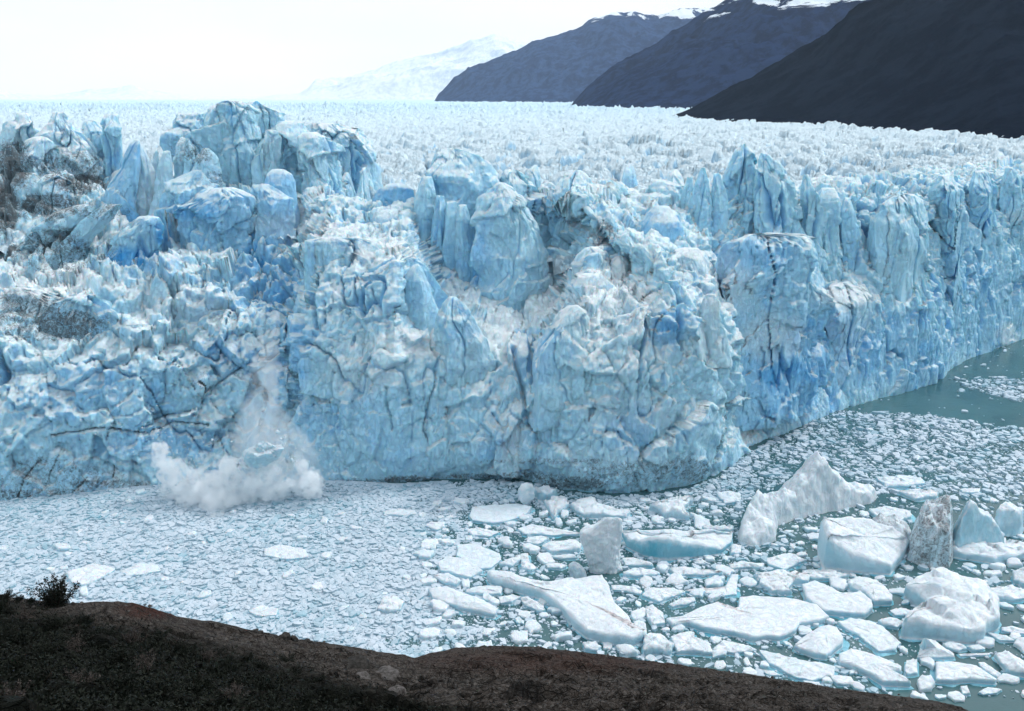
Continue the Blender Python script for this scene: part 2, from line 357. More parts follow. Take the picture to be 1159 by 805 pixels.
SLIT = [0]
def chisel(P, amp=1.0, flute=.4, seed=0):
    """broken-ice relief in metres along the surface normal"""
    W = np.stack([fbm(P, 9, 3, 31+seed+k) for k in range(3)], -1)*2.4
    Q = P+W
    c1, f1, t1, r1 = worley(Q, 15, 101+seed, (1, 1, .75))
    c2, f2, t2, r2 = worley(Q, 6.0, 202+seed, (1, 1, .8))
    c3, f3, t3, r3 = worley(Q, 2.3, 303+seed, (1, 1, .9))
    d = 2.4*(r1-.5)*2+5.6*t1+1.3*(r2-.5)*2+3.0*t2+.4*(r3-.5)*2+.9*t3
    d = d-.7*(1-sstep(0, .06, c2))*(r2 > .6)-.25*(1-sstep(0, .08, c3))
    crest = fbm(Q, 8, 5, 44+seed, .58, True, (1, 1, .6))            # sharp broken crests
    fl = fbm(P+W*.3, 5.0, 5, 55+seed, .58, True, (1, 1, .13)); fl2 = fbm(P, 1.7, 3, 56+seed, .5, True, (1, 1, .10))
    d = d*(1-.5*flute)+(1-flute)*crest*2.4+flute*(fl*3.0+fl2*.7)
    d = d+.22*fbm(P, 1.1, 4, 66+seed, .65)
    s1 = np.abs(fbm(P+W*.5, 11, 3, 70+seed, .5, False, (1, 1, .10))); s2 = np.abs(fbm(P+W*.2, 5, 3, 71+seed, .5, False, (1, 1, .13)))
    k1, k2 = sstep(.016+.034*np.asarray(flute), .0, s1), sstep(.05, .0, s2)
    SLIT[0] = np.clip(k1*(.25+flute)+k2*.5*flute, 0, 1)
    d = d-k1*(1.2+5.0*flute)-k2*2.2*flute
    return (d*amp).astype(f32)

# front wall sheet: profile of setback by height, per direction
ZL = np.array([-4, 0, 6, 18, 30, 42, 52, 60])
PROF = {-420: (0, 0, 2, 5, 12, 28, 50, 75), 0: (0, 0, 2, 4, 10, 26, 48, 75), 150: (-1, 0, 3, 5, 9, 24, 45, 70), 225: (0, 0, 5, 9, 14, 27, 45, 66), 290: (0, 0, 8, 15, 20, 30, 44, 60), 325: (0, 0, 8, 14, 18, 28, 38, 50), 352: (0, 0, 3, 5, 7, 13, 22, 42),
        450: (2, 2, 0, 2, 4, 9, 18, 42), 490: (2, 2, 0, 3, 7, 34, 50, 60), 540: (2, 2, 0, 3, 11, 50, 56, 64), 590: (2, 2, 0, 4, 14, 50, 56, 64), 625: (1, 1, 0, 3, 8, 25, 45, 58), 650: (2, 2, 0, 2, 4, 12, 32, 55), 750: (2, 2, 0, 2, 6, 18, 44, 54), 800: (1, 1, 0, 1, 4, 11, 22, 42), 830: (0, 0, 1, 2, 4, 9, 20, 42), 850: (0, 0, 3, 6, 9, 16, 26, 40), 900: (0, 0, 3, 6, 9, 22, 28, 36),
        960: (0, 0, 2, 4, 7, 17, 22, 28), 1010: (0, 0, 1, 3, 6, 10, 14, 20), 1159: (0, 0, 1, 2, 4, 7, 11, 18), 1500: (0, 0, 1, 2, 4, 7, 11, 18)}
pk = np.array(sorted(PROF)); pv = np.array([PROF[k] for k in pk], float)
pxs = np.linspace(-300, 1380, 6000)
base = PZ(pxs, np.interp(pxs, WL[:, 0], WL[:, 1]), 0)
def smooth1(a, n):
    k = np.hanning(n+2)[1:-1]; k /= k.sum(); return np.convolve(np.pad(a, (n//2, n-1-n//2), 'edge'), k, 'valid')
base[:, 1] = smooth1(base[:, 1], 61)
arc = np.concatenate([[0], np.cumsum(np.hypot(*np.diff(base[:, :2], axis=0).T))])
STEP = .34
s_ = np.arange(0, arc[-1], STEP); sp_px = np.interp(s_, arc, pxs)
Bx, By = np.interp(s_, arc, base[:, 0]), np.interp(s_, arc, base[:, 1])
tx, ty = np.gradient(smooth1(Bx, 201)), np.gradient(smooth1(By, 201)); L = np.hypot(tx, ty); nx, ny = -ty/L, tx/L      # points into the glacier
ny = np.maximum(ny, .35); L = np.hypot(nx, ny); nx /= L; ny /= L
prof = np.stack([np.interp(sp_px, pk, pv[:, k]) for k in range(len(ZL))], 1)
prof = np.concatenate([prof, prof[:, -1:]+7, prof[:, -1:]+25, prof[:, -1:]+45], 1); ZA = np.concatenate([ZL, [63, 59, 46]])
NR = 330
tt = np.linspace(0, 1, NR)
seg = np.hypot(np.diff(prof.mean(0)), np.diff(ZA)); cum = np.concatenate([[0], np.cumsum(seg)])/seg.sum()
def smooth_rows(A):
    k = np.hanning(27)[1:-1]; k /= k.sum(); Pd = np.pad(A, ((12, 12), (0, 0)), 'edge')
    return sum(k[i]*Pd[i:i+len(A)] for i in range(25))
SB = smooth_rows(np.stack([np.interp(tt, cum, prof[i]) for i in range(len(s_))], 1))
ZZ = smooth_rows(np.repeat(np.interp(tt, cum, ZA)[:, None], len(s_), 1))
G = np.stack([Bx+nx*SB, By+ny*SB, ZZ], -1).astype(f32)
n = grid_normals(G); n *= np.sign((n*np.array([0, -1, .6])).sum(-1).mean())
px, py = proj(G)
fl = np.interp(px, [0, 330, 350, 470, 540, 600, 850, 900, 1159], [.12, .15, .6, .6, .4, .2, .3, .85, .95])*np.where((px > 335) & (px < 860), np.interp(G[..., 2], [0, 22, 45], [.08, .25, 1]), 1)
amp = np.interp(G[..., 2], [-4, 1, 10, 35, 60], [.10, .30, .75, 1.0, 1.2])*np.interp(px, [0, 330, 480, 600, 850, 950, 1159], [.95, .95, .65, 1, 1, .7, .7])
amp = amp*np.interp(px, [-50, 140, 200, 300, 340, 400, 800, 860], [1, 1, 1.3, 1.3, .8, .7, .7, 1])
d = chisel(G, 1, fl)*amp; slit = SLIT[0]
dirt_c = np.zeros_like(px)
wv = fbm(G, 5, 3, 5)*3.0; wv2 = fbm(G, 5, 3, 8)*3.0
for line, hw, dep, di in CRACKS:
    x0 = min(a for a, b in line)-12; x1 = max(a for a, b in line)+12; y0 = min(b for a, b in line)-12; y1 = max(b for a, b in line)+12
    m = (px > x0) & (px < x1) & (py > y0) & (py < y1)
    if not m.any(): continue
    dd = seg_dist(px[m]+wv[m], py[m]+wv2[m], line)
    d[m] -= dep*.75*sstep(hw*1.2, hw*.3, dd); dirt_c[m] = np.maximum(dirt_c[m], di*sstep(hw*1.3, hw*.4, dd))
G = G+n*d[..., None]
mk = paint(G); mk[..., 0] += dirt_c*.6; mk[..., 1] += slit*.45; mk[..., 2] -= slit*.6
ice_wall = mesh_obj('ice_wall', G, grid_quads(NR, len(s_)), mat=M_ICE, parent=glacier, masks=mk)

# ice field running back to the mountains
NC, NRW = 1500, 820
azs = np.linspace(-.78, .95, NC)
uu = np.linspace(0, 1, NRW); Yf = 215*np.exp(uu*math.log(9000/215)*(.72+.28*uu))
AZ, YY = np.meshgrid(azs, Yf); G = np.stack([AZ*YY, YY, np.zeros_like(YY)], -1).astype(f32)
pxa = 579.5+FPX*AZ/(CT+.12*ST)
sdist = (YY-y_front(pxa))*np.interp(pxa, [700, 900, 1159], [1, .82, .75])
Wp = np.stack([fbm(G, 30, 3, 31), fbm(G, 30, 3, 32), 0*YY], -1)*9
c1, f1, t1, r1 = worley(G+Wp, 24, 11, (1.2, .7, 1)); c2, f2, t2, r2 = worley(G+Wp*.6, 9, 12, (1.3, .8, 1)); c3, f3, t3, r3 = worley(G+Wp*.2, 4.2, 13, (1.2, 1, 1))
rd = fbm(G, 26, 5, 14, .6, True, (1.4, .8, 1))
h = 3.2*(r1-.5)+4.5*t1-1.5*(1-sstep(0, .15, c1))+2.0*(r2-.5)+2.6*t2-1.0*(1-sstep(0, .16, c2))+.9*(r3-.5)+1.3*t3+rd*3.0
h -= 3.5*sstep(.09, 0, c1)*sstep(900, 400, YY)
h *= np.interp(YY, [200, 600, 1200, 3000], [1.05, .8, .9, 2.4])
base_z = 60+4*fbm(G, 300, 3, 21)+np.interp(AZ, [-.7, 0, .5], [1, 0, -1])
drop = 14*sstep(80, 48, sdist)
G[..., 2] = base_z+h*np.interp(YY, [200, 5000, 9000], [1, 1, .3])-drop
G[..., 2] += np.interp(YY, [4500, 9000], [0, 22])
quads = grid_quads(NRW, NC); keep = (sdist.ravel()[quads].min(1) > 42) & (pxa.ravel()[quads].max(1) < 1700)
mk = np.zeros(G.shape); mk[..., 1] = .35*sstep(.16, .0, c1)*sstep(1200, 300, YY)+.03; mk[..., 2] = np.interp(YY, [250, 900, 2500], [.15, .10, -.35])
mk[..., 0] = .30*sstep(.15, .45, fbm(G, 60, 4, 44))*sstep(450, 300, YY)*sstep(250, 50, pxa)
G = np.where(np.ones_like(G) > 0, G, G)
used = np.unique(quads[keep]); remap = -np.ones(NRW*NC, np.int64); remap[used] = np.arange(len(used))
ice_field = mesh_obj('ice_field', G.reshape(-1, 3)[used], remap[quads[keep]], mat=M_FIELD, parent=glacier, masks=mk.reshape(-1, 3)[used])

# seracs: lofted towers, rows of (py, left px, right px) from the tip down, at distance Y
SIDX = [0]; LS = [0]
def loft(rows, Y, thick, seed, step=.36, pw=2.6, amp=.55, flute=.5, skew=.25, turn=0.0):
    rows = np.array(rows, float)
    L = PY(rows[:, 1], rows[:, 0], Y); R = PY(rows[:, 2], rows[:, 0], Y)
    zc = (L[:, 2]+R[:, 2])/2
    zs = np.linspace(zc[0], zc[-1], max(8, int((zc[0]-zc[-1])/step)))
    xl = np.interp(-zs, -zc, L[:, 0]); xr = np.interp(-zs, -zc, R[:, 0])
    hw = np.maximum((xr-xl)/2, .08); mx = (xl+xr)/2
    wmax = hw.max(); T = thick*np.minimum(1, (hw/wmax)**.55)*np.minimum(1, .25+((zc[0]-zs)/max(6, wmax))**.6)
    N = int(max(24, min(260, 2*math.pi*max(wmax, thick)/step)))
    ph = np.linspace(0, 2*math.pi, N, endpoint=False)[None, :]
    c, s = np.cos(ph), np.sin(ph); cc = np.sign(c)*np.abs(c)**(2/pw); ss = np.sign(s)*np.abs(s)**(2/pw)
    if amp >= .2:
        rg = np.random.default_rng(int(abs(rows[0, 0]*7+rows[0, 1]*13))+seed); nc = int(rg.integers(5, 9))
        a0 = (np.arange(nc)+rg.uniform(-.32, .32, nc))/nc*2*math.pi+rg.uniform(0, 6); rr0 = rg.uniform(.72, 1.1, nc); fq = rg.uniform(.05, .22, nc); p0_ = rg.uniform(0, 6, nc)
        A_c = a0[None]+.22*np.sin(zs[:, None]*fq+p0_); Rr = rr0[None]*(1+.16*np.sin(zs[:, None]*fq*1.7+p0_*2))
        qx, qy = np.cos(A_c)*Rr, np.sin(A_c)*Rr; lo_, hi_ = qx.min(1, keepdims=True), qx.max(1, keepdims=True); qx = (qx-lo_)/(hi_-lo_)*2-1; qy = qy/np.abs(qy).max(1, keepdims=True)
        uq = np.arange(N)/N*nc; i0 = uq.astype(int) % nc; i1 = (i0+1) % nc; fq_ = uq-np.floor(uq)
        cc = qx[:, i0]*(1-fq_)+qx[:, i1]*fq_; ss = qy[:, i0]*(1-fq_)+qy[:, i1]*fq_
    else: cc = cc*np.ones((len(zs), 1)); ss = ss*np.ones((len(zs), 1))
    X = mx[:, None]+hw[:, None]*cc; Yv = Y+T[:, None]*(ss+skew*cc)
    Yv = Yv+turn*(X-mx.mean())
    Pp = np.stack([X, Yv, np.repeat(zs[:, None], N, 1)], -1)
    nrm = np.stack([cc*np.ones_like(X), ss*np.ones_like(X), np.zeros_like(X)], -1); nrm /= np.linalg.norm(nrm, axis=-1, keepdims=True)
    dd = chisel(Pp.astype(f32), amp, flute, seed)*np.minimum(1, hw/5)[:, None]; LS[0] = np.append((SLIT[0]*np.minimum(1, hw/5)[:, None]).ravel(), 0)
    Pp = Pp+nrm*dd[..., None]
    Pp[..., 2] += fbm(Pp.astype(f32), 3, 3, seed+3)*.5*np.minimum(1, hw/3)[:, None]
    top = Pp[0].mean(0)+np.array([0, 0, .15]); V = np.concatenate([Pp.reshape(-1, 3), top[None]])
    q = grid_quads(len(zs), N, True); ti = len(V)-1; tr = np.stack([np.arange(N), np.full(N, ti), (np.arange(N)+1) % N], -1)
    return V, q[:, ::-1], tr[:, ::-1]
def serac(rows, Y, thick=6, blue=0, dirt=0, snow=0, label=None, **kw):
    SIDX[0] += 1
    amp_ = kw.get('amp', .55); V, q, tr = loft(rows, Y, thick, SIDX[0] % 7, **kw)
    mk = paint(V.astype(f32)); mk += np.array([dirt, blue, snow]); sl = LS[0]*min(1, amp_*2.5); mk[:, 1] += sl*.4; mk[:, 2] -= sl*.6
    o = mesh_obj('serac', V, q, tr, M_ICE, glacier, masks=mk, origin=V.mean(0))
    if label: o['label'] = label
    return o
def ext(rows, n=45, spread=8):
    n += 22; spread += 4            # carry the tower down into the ice below it
    y, a, b = rows[-1]; return rows+[(y+n, a-spread, b+spread)]
# --- left back
serac(ext([(155, 40, 50), (160, 30, 57), (185, 28, 66), (205, 36, 76), (225, 45, 84)]), 262, 5, label='grey white leaning slab streaked with dirt', dirt=.12, snow=.2, skew=.6)
serac(ext([(128, 20, 30), (140, 12, 38), (155, 10, 42), (185, 5, 50)]), 285, 6, snow=.25, dirt=.08)
serac(ext([(127, 60, 72), (140, 55, 82), (160, 52, 98), (180, 60, 112), (200, 62, 120)]), 282, 8, snow=.3, dirt=.08, skew=.5)
serac(ext([(165, 8, 14), (185, 5, 24), (205, 5, 32), (230, 0, 38)]), 264, 5, dirt=.2)
serac(ext([(196, 20, 38), (210, 18, 50), (232, 20, 56)], 30), 256, 4, dirt=.2, snow=.1)
serac(ext([(198, 52, 62), (206, 48, 72), (226, 50, 80)], 25), 254, 4, dirt=.1, snow=.1)
serac(ext([(223, 6, 9), (240, 5, 15), (262, 4, 22)], 30, 3), 246, 3, snow=.3, label='small white pointed ice tooth at the left edge')
serac(ext([(238, 25, 28), (248, 20, 34), (262, 18, 42)], 30, 3), 243, 3, snow=.2)
serac(ext([(137, 95, 108), (150, 92, 118), (175, 100, 120), (190, 104, 124)]), 290, 6, blue=.05)
serac(ext([(130, 120, 132), (145, 116, 138), (170, 117, 140), (190, 118, 138)]), 288, 5, blue=.08)
serac(ext([(158, 152, 157), (163, 145, 160), (175, 139, 161), (190, 134, 162), (202, 124, 161), (212, 118, 160), (222, 114, 158)]), 254, 4.5, blue=.26, label='smooth blue grey curved fin', amp=.12, flute=.1, skew=-.9, pw=2.1)
serac(ext([(162, 155, 158), (180, 157, 167), (195, 158, 173), (222, 158, 172)]), 255.5, 3, snow=.55, amp=.3, label='white dusty blade beside the curved fin')
serac(ext([(170, 176, 179), (180, 172, 182), (190, 172, 182)], 30, 3), 259, 2.5, snow=.5)
serac(ext([(171, 186, 192), (190, 180, 195), (210, 176, 198), (222, 172, 200)]), 253, 4, snow=.25, amp=.25)
serac(ext([(156, 205, 208), (165, 200, 218), (180, 198, 224), (198, 200, 222)]), 258, 4, snow=.25)
serac(ext([(157, 210, 213), (168, 208, 222), (195, 210, 224)], 40), 256, 3, dirt=.1)
serac(ext([(168, 230, 236), (180, 224, 243), (197, 222, 248)]), 255, 4, dirt=.15, snow=.1)
# --- big ridge with the skyline crest
serac(ext([(128, 205, 232), (138, 198, 238), (160, 196, 240), (185, 200, 242)]), 285, 9, blue=.12, label='blue shouldered block left of the skyline crest')
serac(ext([(119, 240, 250), (124, 236, 262), (140, 230, 266), (170, 232, 266), (205, 236, 268)]), 272, 8, skew=.3)
serac(ext([(114, 252, 266), (118, 246, 280), (130, 250, 290), (165, 256, 294), (215, 256, 296)]), 270, 8, label='highest ice crest on the skyline')
serac(ext([(115, 283, 293), (120, 278, 303), (128, 282, 318), (150, 290, 326), (180, 290, 330)]), 276, 9, skew=.4, blue=.05)
serac(ext([(157, 296, 306), (170, 288, 306), (210, 288, 304)], 25), 261, 3.5, snow=.15)
serac(ext([(147, 300, 312), (156, 300, 318), (180, 297, 316), (212, 295, 312)], 25), 262, 3.5, snow=.2)
serac(ext([(138, 316, 336), (152, 310, 342), (185, 302, 343), (222, 298, 342)]), 268, 7)
serac(ext([(150, 344, 356), (156, 342, 372), (190, 344, 384), (240, 346, 392)]), 262, 6, snow=.1, skew=.3)
serac(ext([(140, 352, 384), (150, 340, 400), (180, 345, 420), (230, 360, 426)]), 285, 9, snow=.15)
serac(ext([(192, 308, 322), (197, 303, 329), (206, 301, 333), (218, 302, 334)], 50, 3), 250, 4, blue=.42, label='smooth round blue boss under the ridge', amp=.08, flute=0, pw=2.1)
serac(ext([(208, 284, 305), (216, 280, 318), (226, 283, 330), (240, 290, 334)], 62), 246, 5, blue=.34, amp=.3, flute=.1, label='low blue wedge block below the ridge')
serac(ext([(213, 235, 262), (222, 222, 285), (232, 210, 290)], 62), 243, 5, blue=.3, amp=.5)
serac(ext([(193, 218, 228), (205, 195, 235), (214, 190, 240)], 62), 248, 4, blue=.12)
# left slope diagonal slabs
serac(ext([(232, 88, 98), (240, 70, 100), (255, 50, 90), (275, 28, 72), (292, 10, 50)], 20), 236, 4, snow=.05, dirt=.1, skew=.4, label='long diagonal slab ridge with dirty seams')
serac(ext([(232, 118, 138), (245, 100, 128), (262, 84, 112), (285, 62, 88)], 20), 233, 4, dirt=.1, skew=.4)
serac(ext([(245, 160, 178), (255, 140, 180), (268, 128, 176)], 20), 234, 4, blue=.1, skew=.4)
serac(ext([(326, 12, 30), (332, 8, 60), (345, 20, 90)], 15), 214, 4, snow=.4, amp=.5)
serac(ext([(334, 88, 108), (342, 60, 122), (358, 52, 128)], 16), 212, 4, blue=.1, dirt=.15, amp=.4)
# --- centre
serac(ext([(168, 502, 520), (174, 492, 534), (184, 486, 548), (198, 482, 562), (215, 478, 567), (240, 474, 560), (262, 470, 552)], 60, 0), 254, 8, snow=.02, blue=.10, amp=.28, flute=.2, pw=2.3, label='tall rounded ice dome above fluted pillars')
serac(ext([(200, 478, 488), (225, 470, 492), (260, 466, 490), (300, 462, 490), (330, 466, 492)], 40, 2), 243, 5, blue=.05, amp=.3, flute=.8)
serac(ext([(222, 492, 503), (245, 489, 510), (290, 488, 512), (340, 490, 514)], 40, 2), 242, 4, blue=.1, amp=.3, flute=.8)
serac(ext([(228, 506, 516), (250, 504, 520), (300, 502, 520), (345, 504, 522)], 40, 2), 241, 4, amp=.3, flute=.9)
serac(ext([(232, 519, 528), (250, 516, 533), (300, 516, 535), (350, 516, 536)], 40, 2), 240, 4, snow=.05, amp=.3, flute=.9)
serac(ext([(207, 563, 570), (214, 555, 580), (228, 546, 594), (250, 538, 606), (275, 534, 616), (300, 532, 626), (325, 532, 632), (345, 534, 620)], 50, 0), 238, 8, snow=.04, amp=.32, flute=.7, skew=.3, label='tall fluted gable shaped ice tower')
serac(ext([(208, 440, 455), (214, 428, 468), (225, 420, 470), (245, 420, 468)], 30), 250, 5, blue=.45, amp=.2, flute=0, skew=-.4, label='deep blue rounded block left of the tall dome')
serac(ext([(238, 432, 454), (245, 426, 460), (262, 424, 464), (282, 430, 462)], 25, 3), 240, 4, blue=.32, amp=.15, flute=.1, label='blue square ended block in front of the deep blue one')
serac(ext([(192, 572, 585), (200, 566, 596), (220, 572, 612), (245, 590, 622), (275, 605, 628)]), 258, 5, snow=.1)
serac(ext([(193, 645, 656), (203, 638, 668), (230, 630, 676), (262, 627, 678), (285, 626, 680)]), 255, 6, snow=.05, flute=.7)
serac(ext([(203, 680, 694), (213, 676, 706), (235, 674, 722), (270, 674, 728)]), 258, 7, snow=.15)
serac(ext([(204, 742, 752), (214, 735, 776), (232, 730, 780), (260, 728, 782)]), 262, 6, snow=.1)
serac(ext([(233, 742, 756), (240, 735, 764), (256, 726, 772), (275, 720, 772), (292, 717, 766), (306, 720, 758)], 25, 0), 240, 7, blue=.34, amp=.10, flute=.1, pw=2.2, skew=-.3, label='smooth pale blue egg shaped block')
serac(ext([(268, 366, 388), (272, 348, 420), (284, 345, 440), (292, 345, 472), (305, 345, 484), (330, 345, 498), (365, 347, 520)], 60, 6), 222, 10, amp=.32, flute=.6, snow=.0, blue=.08, pw=3.4, label='broad flat faced blue block in the centre of the cliff')
serac(ext([(300, 468, 474), (310, 460, 480), (328, 460, 486)], 25), 216, 4, blue=.02, amp=.2, label='small pale pyramid on the centre block')
serac(ext([(336, 508, 516), (345, 500, 526), (365, 496, 540), (385, 494, 553), (410, 494, 560), (440, 496, 562)], 50, 4), 209, 6, amp=.3, flute=.4)
serac(ext([(425, 574, 580), (435, 570, 588), (450, 565, 592), (462, 562, 598)], 10), 206, 4, snow=.15, amp=.2, label='small white gable halfway up the cliff')
serac([(461, 577, 581), (472, 569, 588), (490, 562, 595), (505, 556, 602), (524, 548, 606), (532, 548, 606)], 203, 4.5, snow=.2, amp=.25, label='pale pyramid of ice low on the cliff')
serac(ext([(346, 642, 656), (352, 632, 664), (365, 622, 672), (390, 614, 684), (420, 610, 692), (455, 608, 694)], 50, 3), 203, 8, amp=.3, flute=.3, snow=.06, label='smooth faced rounded tower below the rubble')
serac(ext([(280, 662, 675), (287, 655, 684), (300, 650, 686), (318, 650, 690)], 30), 226, 5, snow=.35)
serac(ext([(290, 696, 708), (298, 690, 716), (315, 690, 722)], 30), 224, 5, snow=.6, amp=.4)
serac(ext([(309, 730, 745), (318, 725, 750), (330, 724, 750)], 30), 220, 4, snow=.6, amp=.4)
serac(ext([(281, 770, 790), (290, 760, 800), (310, 755, 806), (340, 750, 806)], 40), 222, 6, snow=.3)
serac(ext([(310, 655, 680), (322, 648, 692), (340, 655, 698)], 40), 215, 5, blue=.12, amp=.25)
serac(ext([(333, 800, 808), (342, 795, 812), (360, 792, 812)], 30), 207, 3, snow=.35, amp=.3)
serac(ext([(358, 776, 788), (365, 770, 796), (385, 770, 800)], 40), 205, 4, snow=.35, amp=.4)
# --- right
serac(ext([(190, 793, 799), (205, 787, 804), (230, 780, 806), (262, 776, 806), (290, 774, 806)]), 256, 5, blue=.08, flute=.9, label='tall narrow blue pillar with deep grooves')
serac(ext([(200, 778, 784), (225, 770, 786), (255, 766, 784)]), 258, 4, flute=.9)
serac(ext([(196, 808, 814), (220, 806, 822), (265, 804, 824)]), 258, 4, flute=.9, snow=.05)
serac(ext([(163, 840, 845), (172, 832, 850), (195, 824, 856), (225, 820, 858), (262, 818, 858)]), 268, 6, blue=.05, flute=.9, label='highest pointed tower right of centre')
serac(ext([(174, 860, 870), (182, 856, 878), (205, 854, 892), (235, 853, 902), (265, 852, 908)]), 264, 6, flute=.9)
serac(ext([(198, 908, 916), (215, 904, 924), (245, 906, 930), (285, 908, 934)]), 266, 6, flute=.9, snow=.05)
serac(ext([(213, 932, 942), (228, 926, 948), (265, 924, 950), (315, 924, 948)]), 268, 5, flute=.8, snow=.05)
serac(ext([(224, 955, 962), (240, 951, 966), (270, 950, 968), (322, 950, 966)]), 272, 4, flute=.8, blue=.1)
serac(ext([(219, 1000, 1030), (228, 980, 1044), (245, 970, 1056), (270, 968, 1066), (310, 967, 1074), (345, 968, 1076), (390, 980, 1078)], 30, 0), 284, 8, flute=.75, amp=.30, skew=0, turn=.75, pw=3, label='broad smooth ice face with a dirt striped edge', snow=.03)
serac(ext([(196, 1050, 1066), (212, 1042, 1084), (245, 1046, 1090), (300, 1060, 1094), (350, 1070, 1096)]), 304, 7, turn=.7, flute=.8)
serac(ext([(192, 1092, 1106), (210, 1088, 1118), (250, 1090, 1124), (310, 1096, 1130)]), 326, 7, turn=.7, flute=.9, blue=.06)
serac(ext([(188, 1126, 1140), (205, 1122, 1152), (250, 1124, 1160), (310, 1130, 1165)]), 342, 7, turn=.7, flute=.9, blue=.06)
serac(ext([(185, 1160, 1175), (205, 1155, 1190), (250, 1155, 1195), (300, 1160, 1200)]), 356, 7, turn=.7, flute=.9)
serac(ext([(262, 838, 868), (267, 820, 905), (276, 812, 926), (292, 808, 932), (312, 808, 938), (335, 812, 946), (365, 814, 946), (400, 820, 942)], 50, 0), 233, 9, blue=.16, amp=.6, flute=.5, skew=0, turn=.6, label='rounded turquoise bulge capped by a white rim')
serac(ext([(318, 935, 958), (326, 925, 985), (338, 920, 998), (348, 924, 996), (375, 930, 985)], 35, -8), 262, 7, turn=.7, snow=.25, amp=.5, label='white crusted ledge on the right hand wall')
# filler pinnacles along the brink, between the traced ones
rr = random.Random(5)
for i in range(16):
    x = -240+i*17+rr.uniform(-6, 6) if i < 9 else 1180+(i-9)*24
    yf = float(y_front(x)); Yq = yf+rr.uniform(50, 78) if x < 900 else yf+rr.uniform(16, 30)
    zt = rr.uniform(60, 70); wd = rr.uniform(10, 24)
    _, yt = proj(np.array([0, Yq, zt])); _, yb = proj(np.array([0, Yq, 44]))
    ln = rr.uniform(-.3, .3)*wd
    serac([(float(yt), x+ln-1, x+ln+3), (float(yt)+6, x+ln*.8-wd*.35, x+ln*.8+wd*.35), (float(yt+yb)/2, x-wd*.8, x+wd*.8), (float(yb), x-wd, x+wd)], Yq, rr.uniform(4, 7), snow=rr.uniform(0, .3))
for i in range(7):
    x = [395, 410, 455, 600, 660, 712, 765][i]; Yq = 262+rr.uniform(0, 18)
    zt = rr.uniform(66, 71); wd = rr.uniform(9, 18)
    _, yt = proj(np.array([0, Yq, zt])); _, yb = proj(np.array([0, Yq, 48])); ln = rr.uniform(-.3, .3)*wd
    serac([(float(yt), x+ln-1, x+ln+3), (float(yt)+6, x+ln*.8-wd*.35, x+ln*.8+wd*.35), (float(yt+yb)/2, x-wd*.8, x+wd*.8), (float(yb), x-wd, x+wd)], Yq, rr.uniform(4, 7), snow=rr.uniform(.05, .3))
# ------------------------------------------------------------------ lake
t = NT('glacial_lake_water'); c = t.coord((1, 1.6, 1))
nb = t.noise(c, 1.3, 4, .6); nw = t.noise(c, .25, 3, .5); hh = t.math('ADD', nb, t.math('MULTIPLY', nw, .8))
colr = t.mix(t.ramp(t.noise(t.coord(), .03, 4, .6), .4, .65), (.042, .108, .118), (.062, .142, .150))
t.bsdf(colr, .12, .5, t.bump(hh, .35, .12)); M_WATER = t.m
wy, wx = np.meshgrid(np.concatenate([np.linspace(-120, 600, 60), [3000.]]), np.concatenate([[-3000.], np.linspace(-400, 700, 80), [3000.]]), indexing='ij')
tag(mesh_obj('lake_water', np.stack([wx, wy, wx*0], -1), grid_quads(*wx.shape), mat=M_WATER), kind='structure')

